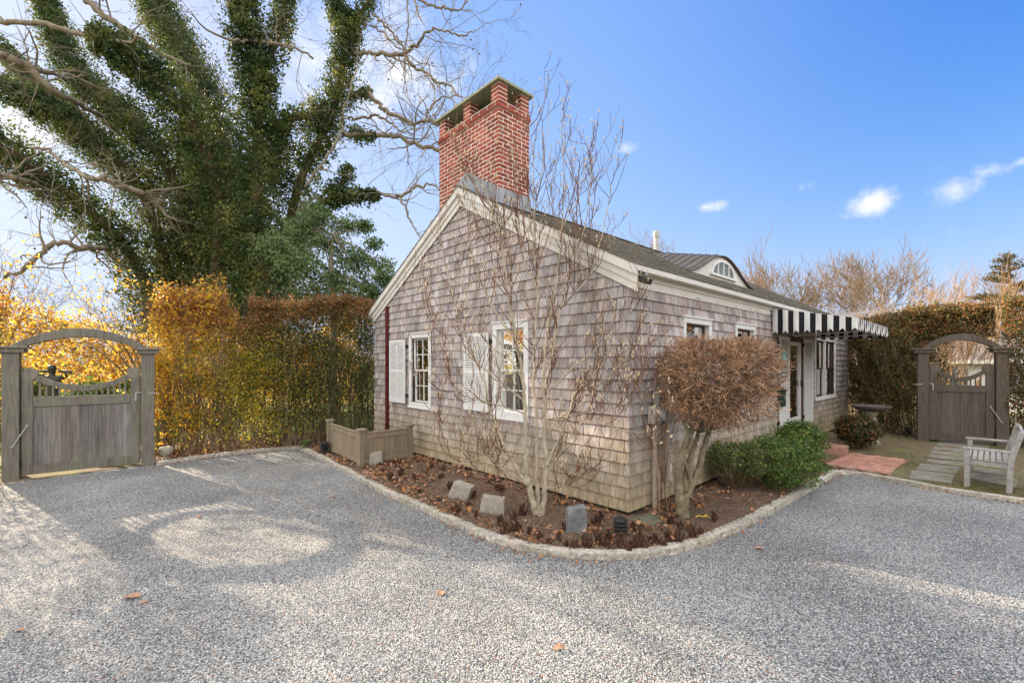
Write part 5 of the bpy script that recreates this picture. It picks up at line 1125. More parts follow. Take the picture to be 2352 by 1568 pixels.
# hedges round the far gate
def pick_r(f, z, rg):
    r = rg.random(len(z)); m = np.full(len(z), 4); m[r < .3] = 3; m[(r > .72)] = 1; m[(z > 2.5) & (r > .5)] = 1; return m
hm = [M['gold'], M['russet'], M['ygreen'], M['hgreen'], M['bgreen']]
hedge('clipped_hedge', [(10.1, 13.6), (9.75, 12.2), (9.42, 10.5)], .7, 2.95, 48000, .055, hm, pick_r, 'tall brown-green hedge between the cottage end and the far gate', 25, stems=110, low=.3, sprigs=80)
hedge('clipped_hedge', [(9.45, 10.75), (10.62, 9.85)], .6, 3.05, 17000, .055, hm, pick_r, 'band of hedge trained over the arch of the far gate', 26, stems=0, low=.9, zlo=2.38, sprigs=25)
hedge('clipped_hedge', [(10.52, 9.62), (13.4, 6.4)], .8, 3.12, 60000, .055, hm, pick_r, 'tall brown-green hedge to the right of the far gate', 27, stems=60, low=.95, sprigs=100)

# ------------------------------------------------------------------ the ivy-clad tree
iv_d = 15.0
ivy_tree = empty('ivy_covered_tree', P(470, 833, iv_d) - Vector((0, 0, 1.8))); tag(ivy_tree, 'giant many-stemmed tree wrapped in dark ivy behind the hedge', 'tree')
O = np.array(ivy_tree.location)
def lim(pts): # (u, v, extra depth, half width px)
    q = np.array([list(P(u, v, iv_d + dd) - Vector(O)) + [w * 1.06 * iv_d / FP] for (u, v, dd, w) in pts]); return spline(q, 7)
ivl = [
 [(345, 760, 0, 40), (335, 660, 0, 38), (290, 570, -.4, 36), (235, 510, -.8, 34), (150, 445, -1.3, 33), (60, 375, -1.9, 34), (-40, 320, -2.4, 34), (-140, 270, -3, 28)],
 [(400, 760, .5, 44), (385, 640, .5, 38), (350, 500, .4, 34), (300, 400, .2, 34), (225, 335, 0, 32), (135, 265, -.2, 30), (60, 222, -.4, 22), (-60, 180, -.6, 20)],
 [(240, 345, .2, 22), (180, 290, .4, 28), (105, 222, .6, 27), (50, 160, .8, 20), (0, 105, 1.0, 14), (-60, 50, 1.0, 10)],
 [(440, 760, .8, 48), (445, 600, .8, 42), (425, 480, .8, 40), (380, 380, .9, 42), (320, 300, 1.0, 38), (262, 245, 1.2, 34), (195, 195, 1.4, 32), (150, 120, 1.6, 30), (118, 40, 1.8, 24), (95, -40, 2, 18)],
 [(490, 760, -.3, 46), (500, 600, -.5, 44), (505, 460, -.8, 44), (475, 360, -1.1, 40), (415, 250, -1.4, 36), (345, 170, -1.7, 30), (282, 115, -2.0, 27), (205, 80, -2.3, 18)],
 [(540, 760, .2, 42), (548, 600, .4, 44), (535, 450, .6, 44), (510, 320, .9, 42), (470, 220, 1.1, 40), (430, 140, 1.3, 40), (385, 60, 1.5, 36), (345, -10, 1.7, 30), (320, -80, 1.9, 24)],
 [(575, 760, -.8, 42), (590, 600, -1, 46), (588, 440, -1.2, 38), (592, 320, -1.3, 34), (590, 220, -1.5, 30), (578, 130, -1.6, 27), (562, 50, -1.8, 25), (555, -50, -1.9, 20)],
 [(592, 230, -1.4, 22), (606, 160, -1.2, 24), (640, 80, -.9, 22), (655, 10, -.7, 18), (662, -60, -.6, 12)],
 [(610, 760, .5, 40), (640, 640, .6, 40), (660, 540, .6, 36), (685, 430, .6, 32), (720, 345, .6, 30), (756, 280, .6, 30), (778, 205, .6, 27), (790, 130, .6, 25), (802, 70, .6, 24), (775, 25, .6, 18), (762, -40, .6, 14)],
 [(800, 75, .6, 18), (825, 40, .5, 17), (848, 0, .4, 15), (860, -50, .4, 12)],
 [(606, 312, -.4, 18), (650, 278, -.2, 20), (700, 268, .1, 22), (745, 250, .4, 26)],
 [(672, 600, -1, 26), (702, 520, -1.2, 22), (752, 458, -1.4, 18), (800, 447, -1.5, 12), (872, 446, -1.6, 6)],
 [(760, 455, -1.4, 12), (785, 420, -1.4, 15), (806, 378, -1.5, 10)],
 [(805, 300, .4, 14), (830, 312, .3, 12), (868, 312, .2, 6)], [(800, 225, .4, 12), (832, 208, .3, 12), (852, 215, .2, 7)],
 [(410, 640, 1.6, 60), (480, 520, 1.8, 60), (470, 400, 2, 48), (440, 300, 2, 36)], [(520, 640, 1.6, 60), (560, 500, 1.8, 52), (570, 380, 2, 36)], [(640, 700, -1.6, 50), (600, 600, -1.4, 44), (560, 480, -1.2, 34)],
 [(620, 420, 0, 30), (640, 350, 0, 26), (648, 290, .1, 18)],
]
bareL = [
 [(-60, 45, -2, 7), (0, 49, -2.1, 6), (100, 56, -2.2, 6.5), (187, 79, -2.3, 6), (250, 95, -2.2, 5)],
 [(-60, 110, -3, 9), (0, 127, -2.8, 10), (64, 154, -2.4, 10), (112, 205, -2, 9), (187, 242, -1, 7), (240, 270, 0, 6)], [(64, 154, -2.4, 7), (105, 166, -2, 6), (145, 178, -1, 5)],
 [(160, -60, -1, 9), (195, -5, -1, 9), (240, 37, -1, 8.5), (300, 75, -1, 8), (345, 110, -1, 7)],
 [(70, 340, -3, 3), (110, 345, -3, 3.5), (150, 379, -3, 4), (206, 409, -3, 5.5), (262, 420, -2.6, 6.5), (330, 446, -2, 8)],
 [(10, 640, -3.4, 3), (60, 612, -3.4, 5), (94, 583, -3.3, 5.5), (135, 559, -3.1, 6), (190, 566, -2.6, 6.5), (240, 570, -1.5, 7)],
 [(-60, 420, -3.2, 4), (0, 405, -3, 8), (50, 412, -2.6, 6), (100, 430, -2, 4)],
 [(805, 124, .5, 7), (860, 124, .4, 6), (922, 126, .3, 6), (945, 108, .2, 5), (957, 103, .1, 4.5), (985, 72, 0, 3.5), (1016, 70, -.1, 3), (1066, 82, -.2, 2.2), (1100, 60, -.3, 1)],
 [(928, 124, .3, 4.5), (950, 152, .3, 4.5), (981, 167, .2, 4), (1000, 187, .1, 4), (1027, 194, 0, 3), (1062, 226, -.2, 2), (1090, 240, -.3, 1)],
 [(841, 210, .2, 6), (868, 237, .1, 6), (899, 261, 0, 6), (950, 284, -.2, 5), (977, 278, -.3, 4.5), (1010, 286, -.4, 4), (1060, 290, -.5, 3)], [(975, 278, -.3, 3), (985, 250, -.4, 2.5), (1010, 228, -.5, 2), (1060, 223, -.6, 1.5)],
 [(790, 308, .3, 8), (860, 311, .2, 7), (911, 313, .1, 6.5), (957, 331, 0, 6), (1008, 344, -.2, 6), (1080, 370, -.4, 5)],
 [(800, 272, .4, 4), (841, 270, .4, 4), (860, 266, .3, 4), (895, 280, .2, 3), (926, 307, .1, 2)],
 [(872, 446, -1.6, 4), (919, 453, -1.7, 4), (950, 432, -1.8, 3.5), (992, 424, -1.9, 2.5), (1010, 436, -2, 1)], [(919, 453, -1.7, 3), (935, 490, -1.8, 3), (950, 520, -1.9, 2), (965, 548, -2, 1)],
 [(945, -10, 1, 4), (988, 14, 1, 4), (1020, 18, 1, 3.5), (1052, 24, 1, 3), (1075, 0, 1, 2)], [(930, -40, 1, 5), (945, -10, 1, 4)],
 [(855, 30, .4, 4), (885, 58, .4, 3.5), (915, 92, .5, 3), (928, 115, .5, 2)],
 [(850, 60, .6, 2.5), (880, 75, .8, 2.5), (930, 120, 1, 2)], [(937, -20, 1.2, 2.5), (937, 50, 1.3, 2.5), (930, 122, 1.4, 2)],
 [(720, 135, -1, 3), (660, 105, -1.4, 3), (600, 100, -1.8, 4), (540, 95, -2.2, 3)], [(700, 430, -2, 3), (770, 330, -2.2, 3), (790, 250, -2.3, 2), (810, 180, -2.4, 1.5)],
]
tb = MB(); lb_ = MB(); rg = np.random.default_rng(31)
for l in ivl:
    q = lim(l); tb.tube(q[:, :3], q[:, 3] * .28, 8)
lcfg = {'kids': [(1, 3), (2, 4), (2, 4)], 'wob': .20, 'up': .03, 'ang': .85, 'lk': (.45, .8), 'rk': .55, 'rmin': .006, 'from': .15}
tb.build('trunk', M['darkbark'], ivy_tree, smooth=True)
tips = []; tw = MB()
for l in bareL:
    q = lim(l); q[:, :3] += np.concatenate([[np.zeros(3)], rg.normal(0, .03, (len(q) - 1, 3))]); lb_ = MB(); lb_.tube(q[:, :3], q[:, 3] * .72, 7); lb_.build('bare_limb', M['bark'], ivy_tree, smooth=True)
    for i in range(3, len(q)):
        if rg.random() < .33:
            d = unit(q[min(i + 1, len(q) - 1), :3] - q[i - 1, :3]); nd = unit(d * .5 + rg.normal(size=3) * .7 + np.array([0, 0, .05])); rr = q[i, 3]
            grow(tw, q[i, :3], nd, rg.uniform(.6, 1.5), min(max(rr * .35, .010), .03), 2, lcfg, rg, tips, 5)
    d = unit(q[-1, :3] - q[-3, :3])
    if abs(q[-1, 0]) < 20: grow(tw, q[-1, :3], d, 1.3, q[-1, 3] * .8, 3, lcfg, rg, tips, 5)
for l in ivl[:12]:   # bare twigs showing out of the ivy
    q = lim(l)
    for i in range(6, len(q), 6):
        nd = unit(rg.normal(size=3) * np.array([1, .6, .7]) + np.array([.2, 0, .1])); grow(tw, q[i, :3], nd, rg.uniform(.8, 1.6), .016, 2, lcfg, rg, tips, 5)
tw.build('twigs', M['bark'], ivy_tree)
# seed balls hanging from the twig ends
sb_ = MB()
for (p_, d_) in tips[::14][:60]: sb_.lathe([(.0, -.03), (.022, -.02), (.03, 0), (.022, .02), (0, .03)], 6, TR(p_[0], p_[1], p_[2] - .05))
so = sb_.build('seed_balls', M['darkbark'], ivy_tree); so['kind'] = 'stuff'
pp, nn, mi_, sz_ = [], [], [], []
for k, l in enumerate(ivl):
    q = lim(l); seglen = np.linalg.norm(np.diff(q[:, :3], axis=0), axis=1); tot = seglen.sum(); rm = q[:, 3].mean()
    n = int(tot * rm * 2 * 2300); ti = rg.uniform(0, len(q) - 1.001, n); i0 = ti.astype(int); f = (ti - i0)[:, None]
    c = q[i0, :3] * (1 - f) + q[i0 + 1, :3] * f; r_ = q[i0, 3] * (1 - f[:, 0]) + q[i0 + 1, 3] * f[:, 0]
    t_ = q[i0 + 1, :3] - q[i0, :3]; t_ /= np.linalg.norm(t_, axis=1)[:, None]
    dd_ = rg.normal(size=(n, 3)); dd_ -= t_ * (dd_ * t_).sum(1)[:, None]; dd_ /= np.linalg.norm(dd_, axis=1)[:, None]
    ph = np.arctan2(dd_[:, 2], dd_[:, 0]); lump = 1 + .26 * np.sin(ti * 1.9 + ph * 2 + k) + .20 * np.sin(ti * 4.3 - ph * 3 + 2 * k) + .12 * np.sin(ti * 9 + ph * 5)
    rad = r_ * lump * np.clip(rg.normal(.90, .24, n), .3, 1.9)
    p_ = c + dd_ * rad[:, None]; p_[:, 2] -= rg.exponential(.06, n) * (dd_[:, 2] < .2)
    # holes in the curtain near the outside
    hol = np.sin(p_[:, 0] * 6.3 + 3 * np.sin(p_[:, 2] * 3.7)) + np.sin(p_[:, 2] * 7.1 + p_[:, 1] * 5.3) + rg.normal(0, .6, n)
    kp = (hol > -1.25) | (rad < r_ * .6); pp.append(p_[kp]); nn.append(dd_[kp])
pp = np.concatenate(pp); nn = np.concatenate(nn); print('ivy leaves', len(pp))
leaves('ivy', pp, .082, M['ivy'], ivy_tree, nrm=nn, tilt=.8, aspect=.8, seed=5)

# ------------------------------------------------------------------ small evergreen in front of it
def leafy(name, base, clumps, mat, label, cat, n, size, trunk, seed, flat=1.0, tilt=1.0, twig=True, bark='bark', dens=None, shell=.55):
    e = empty(name, base); tag(e, label, cat); O_ = np.array(base); rg = np.random.default_rng(seed); ps = []; tot = sum(c[3] ** 2 for c in clumps)
    mb = MB()
    for (x, y, z, r) in clumps:
        k = int(n * r * r / tot); d = rg.normal(size=(k, 3)); d /= np.linalg.norm(d, axis=1)[:, None]; rr = r * (shell + (1.15 - shell) * rg.random(k) ** .7) * (1 + .22 * np.sin(d[:, 0] * 7 + d[:, 2] * 5 + x * 9)); q = d * rr[:, None] * np.array([1, 1, flat]) + np.array([x, y, z]) - O_
        hol = np.sin(q[:, 0] * 9 + 2 * np.sin(q[:, 2] * 8)) + np.sin(q[:, 2] * 11 + q[:, 1] * 8) + rg.normal(0, .7, k); ps.append(q[hol > -.7])
        if trunk is not None:
            st = np.array(trunk[rg.integers(len(trunk) // 2, len(trunk))][:3]) - O_; en = np.array((x, y, z)) - O_; mid = (st + en) / 2 + rg.normal(0, .08, 3) * r
            mb.tube(spline([st, mid, en], 4), np.linspace(.035, .012, 9) * min(1, r * 2), 5, cap=False)
            for _ in range(6): grow(mb, mid + (en - mid) * rg.random(), rg.normal(size=3), r * .8, .010, 1, {'kids': [(3, 5)], 'wob': .2, 'up': .05}, rg, [])
    if trunk is not None:
        t = np.array(trunk, float); mb.tube(spline(np.concatenate([t[:, :3] - O_, t[:, 3:]], 1), 4)[:, :3], spline(t[:, 3:], 4)[:, 0], 8); mb.build('trunk', M[bark], e, smooth=True)
    leaves('crown', np.concatenate(ps), size, mat, e, seed=seed, tilt=tilt, nrm=None)
    return e
cl = []
for (u, v, r, dd) in [(640, 570, 55, 0), (700, 530, 50, .3), (690, 610, 60, -.3), (750, 560, 48, .2), (770, 650, 55, 0), (820, 600, 52, .2), (850, 665, 50, 0), (880, 635, 30, -.2), (800, 520, 36, .3), (740, 500, 32, 0), (700, 690, 60, 0), (790, 700, 60, 0), (870, 700, 45, 0), (860, 560, 26, .2), (880, 610, 30, 0), (900, 650, 26, 0), (905, 690, 26, 0), (720, 480, 26, .2), (840, 520, 26, .3)]:
    p_ = P(u, v, 12.6 + dd); cl.append((p_.x, p_.y, p_.z, r * 12.6 / FP))
b_ = P(765, 833, 12.6); leafy('holly_tree', (b_.x, b_.y, 0), cl, M['holly'], 'grey-green leafy evergreen between the ivy tree and the gable', 'tree', 30000, .085, [(b_.x, b_.y, 0, .13), (b_.x, b_.y, 1.6, .12), (b_.x + .05, b_.y, 3.2, .09), (b_.x - .05, b_.y, 4.4, .06), (b_.x, b_.y, 5.4, .03)], 41, flat=.62, bark='bark', shell=.05)
# shrubs beyond the left gate
for i, (u, d, h, lab) in enumerate([(55, 11.9, .9, 'dark green shrub beyond the left gate, left of the statue'), (215, 12.2, .75, 'big-leaved evergreen shrub seen over the middle of the left gate'), (290, 12.4, .8, 'big-leaved evergreen shrub seen over the right of the left gate')]):
    b_ = P(u, 833, d); r = np.random.default_rng(60 + i); cls = [(b_.x + r.normal() * .35, b_.y + r.normal() * .3, h * .9 + r.uniform(-.3, .35), r.uniform(.28, .45)) for _ in range(9)]
    leafy('evergreen_shrub', (b_.x, b_.y, 0), cls, M['box'], lab, 'shrub', 1800, .16, [(b_.x, b_.y, 0, .03), (b_.x, b_.y, h, .02)], 61 + i, bark='darkbark', shell=.2)

# loose golden branches that lean over the gate arch
def sapling(base, stems, label, seed, nleaf, name='golden_beech'):
    e = empty(name, base); tag(e, label, 'tree'); rg = np.random.default_rng(seed); mb = MB(); tp = []
    for (ex, ey, ez) in stems:
        a = np.zeros(3); b = np.array([ex, ey, ez]) - np.array(base); m = b * np.array([.35, .35, .62]); q = spline([a, m, b], 6); mb.tube(q, np.linspace(.03, .006, len(q)), 5, cap=False)
        for i in range(5, len(q)):
            for _ in range(2): grow(mb, q[i], unit((q[-1] - q[-3]) + rg.normal(size=3) * .5), rg.uniform(.4, .8), .006, 2, {'kids': [(2, 3), (2, 4)], 'wob': .15, 'up': .02, 'ang': .6, 'rmin': .003, 'lk': (.5, .8)}, rg, tp, 4)
    mb.build('trunk', M['stem'], e); tp = np.array([t[0] for t in tp]); q = tp[rg.integers(0, len(tp), nleaf)] + rg.normal(0, .07, (nleaf, 3)); leaves('crown', q, .07, M['gold'], e, seed=seed)
b1 = P(352, 833, 9.6); sapling((b1.x, b1.y, 0), [tuple(P(300, 725, 9.2)), tuple(P(240, 735, 9.0)), tuple(P(335, 715, 9.4)), tuple(P(205, 745, 9.0)), tuple(P(270, 735, 9.4)), tuple(P(180, 770, 9.2))], 'thin golden-leaved branches leaning over the left gate arch', 71, 700)
b1 = P(-20, 833, 8.4); sapling((b1.x, b1.y, 0), [tuple(P(30, 640, 8.4)), tuple(P(60, 700, 8.6)), tuple(P(-10, 600, 8.2)), tuple(P(10, 680, 8)), tuple(P(100, 735, 8.8))], 'golden-leaved branches rising at the left edge beside the gate', 72, 350)

# ------------------------------------------------------------------ magnolia in front of the gable
D0 = 5.34; mg = empty('magnolia', G(1239, 1186)); tag(mg, 'bare pale-barked magnolia with silky buds in front of the gable', 'tree'); OM = np.array(mg.location)
ST = [
 ([(1239, 1190), (1228, 1168), (1218, 1126), (1211, 1094), (1208, 1039), (1207, 980), (1205, 922), (1200, 860), (1188, 785), (1164, 660), (1155, 571), (1143, 522), (1125, 473), (1102, 421), (1078, 385)], .058, .0045, -.35),
 ([(1239, 1190), (1247, 1168), (1252, 1120), (1255, 1053), (1251, 1010), (1252, 908), (1262, 849), (1275, 770), (1292, 702), (1346, 646), (1366, 600), (1388, 515), (1404, 425)], .052, .0045, .25),
 ([(1238, 1180), (1235, 1141), (1232, 1068), (1232, 966), (1226, 878), (1228, 781), (1234, 665), (1227, 571), (1228, 496), (1246, 383), (1267, 236)], .040, .004, .45),
 ([(1250, 960), (1250, 880), (1256, 760), (1275, 665), (1290, 533), (1294, 383), (1288, 230)], .024, .004, .1),
 ([(1214, 1108), (1186, 1065), (1152, 1004), (1137, 963), (1125, 934), (1111, 867), (1090, 820), (1052, 720), (1022, 600), (1005, 520)], .032, .004, -.25),
 ([(1212, 1112), (1180, 1092), (1152, 1074), (1122, 1048), (1093, 1013), (1064, 989), (1020, 975), (994, 945)], .020, .004, -.5),
 ([(1257, 1075), (1277, 1024), (1303, 966), (1321, 908), (1338, 887), (1373, 849), (1400, 790), (1410, 700)], .026, .004, -.2),
 ([(1259, 1095), (1291, 1039), (1326, 984), (1350, 963), (1385, 972), (1414, 983)], .013, .004, -.6),
 ([(1251, 1124), (1283, 1120), (1309, 1109), (1335, 1088), (1372, 1052)], .013, .004, -.7),
 ([(1253, 960), (1309, 957), (1356, 948), (1414, 934), (1450, 900), (1485, 860)], .016, .004, -.5),
 ([(1414, 934), (1440, 930), (1480, 918), (1510, 900)], .008, .003, -.7),
 ([(1414, 975), (1440, 985), (1480, 990), (1500, 985)], .008, .003, -.7),
 ([(1206, 950), (1150, 930), (1090, 915), (1040, 880), (1010, 850), (975, 800)], .015, .004, -.5),
 ([(1205, 922), (1140, 870), (1080, 820), (1020, 770), (975, 700), (945, 640)], .016, .004, -.3),
 ([(1201, 873), (1150, 790), (1090, 720), (1060, 640), (1060, 560)], .016, .004, .2),
 ([(1252, 908), (1310, 850), (1370, 800), (1430, 740), (1462, 700)], .016, .004, -.5),
 ([(1252, 1000), (1320, 930), (1390, 870), (1440, 820), (1470, 780)], .016, .004, -.3),
 ([(1188, 785), (1130, 700), (1090, 600), (1075, 500), (1062, 430)], .015, .004, .3),
 ([(1234, 665), (1200, 580), (1190, 480), (1180, 380), (1172, 330)], .014, .004, .3),
 ([(1292, 702), (1320, 600), (1350, 500), (1358, 400), (1350, 320)], .014, .004, .3),
 ([(1290, 533), (1330, 450), (1345, 370)], .010, .004, .1), ([(1227, 571), (1225, 450), (1222, 340), (1215, 290)], .010, .004, -.1),
 ([(1208, 1039), (1160, 1040), (1100, 1050), (1060, 1065)], .008, .003, -.6), ([(1211, 1094), (1150, 1110), (1090, 1085)], .005, .003, .2)]
mt_b, mt_t = MB(), MB(); rg = np.random.default_rng(51); buds = []
def mtwig(p, d, ln, r, lev):
    n = 6; pts = [np.array(p)]; d = unit(d)
    for i in range(n):
        d = unit(d + rg.normal(size=3) * .13 + np.array([0, 0, .24])); pts.append(pts[-1] + d * ln / n)
    mt_t.tube(pts, np.linspace(r, max(r * .5, .0022), n + 1), 4 if r > .005 else 3, cap=False)
    if lev > 0:
        for i in range(1, n + 1):
            if rg.random() < (.5 if lev > 1 else .36):
                ax = unit(np.cross(d, rg.normal(size=3))); a = rg.uniform(.5, .95); mtwig(pts[i], unit(d * math.cos(a) + ax * math.sin(a)), ln * rg.uniform(.35, .62), max(r * .62, .0034), lev - 1)
    if rg.random() < .6: buds.append((pts[-1], d))
for k, (pl, r0, r1_, dz) in enumerate(ST):
    n = len(pl); q = np.array([list(np.array(P(u, v, D0 + dz * (i / (n - 1)) ** 1.2 * (1 if k < 7 or i else .5))) - OM) for i, (u, v) in enumerate(pl)])
    if k > 0 and pl[0][1] < 1150:
        # root a side stem on the stem it grows from: take that stem's depth
        best = min(((np.linalg.norm(s[:, [0, 2]] - q[0][[0, 2]], axis=1).min(), j) for j, s in enumerate(STQ)), key=lambda t: t[0]); s = STQ[best[1]]; i_ = np.linalg.norm(s[:, [0, 2]] - q[0][[0, 2]], axis=1).argmin()
        sh = s[i_] - q[0]; w_ = np.linspace(1, 0, n)[:, None] ** 1.5; q = q + sh * w_
    q = spline(q, 6); q[1:] += rg.normal(0, .006, (len(q) - 1, 3))
    if k == 0: STQ = []
    STQ.append(q); rr = (r0 + (r1_ - r0) * np.linspace(0, 1, len(q)) ** .6) * .85
    if k < 3: rr[:5] *= np.array([1.35, 1.2, 1.1, 1.05, 1.0])
    mt_b.tube(q, rr, 8 if r0 > .02 else 6)
    tot = len(q); start = int(tot * (.42 if k < 3 else .3)) if k < 7 else 3
    for i in range(start, tot):
        if rg.random() < (.5 if k < 7 else .55):
            d = unit(q[min(i + 1, tot - 1)] - q[i - 1]); ax = unit(np.cross(d, rg.normal(size=3) * np.array([1, .7, 1]))); a = rg.uniform(.6, 1.1); r_ = min(rr[i] * .5, .0075)
            mtwig(q[i], unit(d * math.cos(a) + ax * math.sin(a)), rg.uniform(.22, .62), max(r_, .0050), 2 if rg.random() < .5 else 1)
    buds.append((q[-1], unit(q[-1] - q[-3])))
for _ in range(26):
    s_ = STQ[[0, 1, 2, 3, 17, 18, 19][rg.integers(0, 7)]]; zt_ = s_[:, 2]; ok_ = np.nonzero(zt_ > 1.9)[0]
    if len(ok_): i_ = ok_[rg.integers(0, max(1, int(len(ok_) * .7)))]; mtwig(s_[i_], unit(np.array([rg.normal() * .45, rg.normal() * .3, 1.0])), rg.uniform(.6, 1.15), .0062, 2)
mt_b.build('trunk', M['magbark'], mg, smooth=True)
# keep twigs out of the wall plane region: they may touch it but the gable stays clear
mt_t.build('twigs', M['magtwig'], mg)
print('magnolia buds', len(buds))
bm_ = MB(); bm_.lathe([(.002, 0), (.0055, .008), (.0070, .018), (.005, .032), (.0, .042)], 6)
bud0 = bm_.build('bud', M['bud'], mg, smooth=True)
sel = sorted(range(len(buds)), key=lambda i: np.linalg.norm(buds[i][0] + OM - np.array([0, 0, 1.8])))
rg.shuffle(buds)
def bmat(p, d, s=1.0): q = Vector(d).to_track_quat('Z', 'Y').to_matrix().to_4x4(); return TR(*p) @ q @ Matrix.Scale(s, 4)
first = True; mass = MB()
proto_v = np.concatenate(bm_.v); proto_f = bm_.f
for i, (p_, d_) in enumerate(buds[:1500]):
    if i < 100:
        o = bud0 if first else bud0.copy(); first = False
        if o is not bud0: C.objects.link(o); o.parent = mg
        o.matrix_local = bmat(p_, d_, rg.uniform(.8, 1.25))
    else: mass.add(proto_v, proto_f, bmat(p_, d_, rg.uniform(.6, 1.2)))
mo_ = mass.build('buds', M['bud'], mg, smooth=True); mo_['kind'] = 'stuff'

# ------------------------------------------------------------------ clipped shrub on a twisted trunk
DT = 5.26; tp_e = empty('clipped_standard_shrub', G(1565, 1187)); tag(tp_e, 'leafless orange-brown shrub clipped to a block on twisted trunks', 'shrub'); OT = np.array(tp_e.location)
tm = MB(); rg = np.random.default_rng(81)
for (pl, r0, r1_, dz) in [([(1566, 1192), (1562, 1147), (1559, 1114), (1559, 1081), (1565, 1047), (1574, 1019), (1590, 985), (1610, 940)], .075, .035, -.05), ([(1570, 1165), (1581, 1131), (1592, 1106), (1605, 1072), (1614, 1039), (1622, 1010), (1640, 960), (1670, 910)], .055, .03, .05),
                          ([(1575, 1130), (1573, 1097), (1582, 1064), (1592, 1031), (1602, 1000), (1620, 930)], .045, .028, .12), ([(1590, 1110), (1582, 1080), (1570, 1050), (1590, 1010), (1560, 950)], .03, .02, -.12), ([(1572, 1190), (1570, 1160), (1576, 1130)], .085, .05, 0)]:
    n = len(pl); q = np.array([list(np.array(P(u, v, DT + dz * i / (n - 1))) - OT) for i, (u, v) in enumerate(pl)]); q = spline(q, 6); q[2:] += rg.normal(0, .004, (len(q) - 2, 3)); tm.tube(q, np.linspace(r0, r1_, len(q)) * .8 * (1 + .08 * np.sin(np.arange(len(q)) * 1.3)), 9)
tm.build('trunk', M['topbark'], tp_e, smooth=True)
cc_ = np.array(P(1646, 878, DT - .08)) - OT; hx_, hy_, hz_ = .62, .48, .50
bmx = MB(); tmx = MB()
def inbox(n):
    out = []
    while len(out) < n:
        q = rg.uniform(-1, 1, 3); e_ = abs(q[0]) ** 5 + abs(q[1]) ** 3.5 + abs(q[2]) ** 7
        if e_ > 1 + .25 * math.sin(q[0] * 7 + q[2] * 5): continue
        if q[2] < -.2 and (abs(q[0] + .12) > 1.12 - (-q[2] - .2) * .85): continue
        out.append(q)
    return np.array(out)
for i in range(46):
    s_ = np.array(P(1608, 985, DT)) - OT + rg.normal(0, .05, 3) * np.array([1, 1, .4]); q = inbox(1)[0]; en = cc_ + q * np.array([hx_, hy_, hz_]) * .85; mid = (s_ + en) / 2 + rg.normal(0, .06, 3); bmx.tube(spline([s_, mid, en], 5), np.linspace(.017, .006, 11), 5, cap=False)
bmx.build('branches', M['topbark'], tp_e)
qs = inbox(9000)
for q in qs:
    rr = np.linalg.norm(q); 
    if rr < .55 and rg.random() < .6: continue
    if math.sin(q[0] * 8 + 2 * math.sin(q[2] * 6)) + math.sin(q[2] * 9 + q[1] * 7) + rg.normal(0, .5) < -1.0: continue
    c = cc_ + q * np.array([hx_, hy_, hz_]); d = unit(np.sign(q) * np.abs(q) ** 2.5 * np.array([1, 1, .9]) + rg.normal(0, .55, 3)); l_ = rg.uniform(.05, .13); m_ = c + d * l_ * .5 + rg.normal(0, .010, 3)
    tmx.tube([c - d * l_ * .5, m_, c + unit(d + rg.normal(0, .3, 3)) * l_ * .7], [.0034, .0028, .0018], 3, cap=False)
for q in inbox(900):   # long outermost shoots
    e_ = abs(q[0]) ** 3.2 + abs(q[1]) ** 3 + abs(q[2]) ** 3.2
    if e_ < .5: continue
    c = cc_ + q * np.array([hx_, hy_, hz_]); d = unit(q + rg.normal(0, .25, 3)); tmx.tube([c, c + d * .06, c + d * .11 + rg.normal(0, .015, 3)], [.0036, .003, .002], 3, cap=False)
to = tmx.build('clipped_twigs', M['toptwig'], tp_e)
# thin bare shoots below, against the wall
sh_ = MB()
for i in range(9):
    u0 = rg.uniform(1500, 1560); p0_ = np.array(G(u0, rg.uniform(1165, 1185))) - OT; sh_.tube(spline([p0_, p0_ + np.array([rg.normal() * .05, rg.normal() * .03, .45]), p0_ + np.array([rg.normal() * .14, .02, rg.uniform(.8, 1.15)])], 5), np.linspace(.005, .003, 11), 4, cap=False)
sh_.build('basal_shoots', M['toptwig'], tp_e)

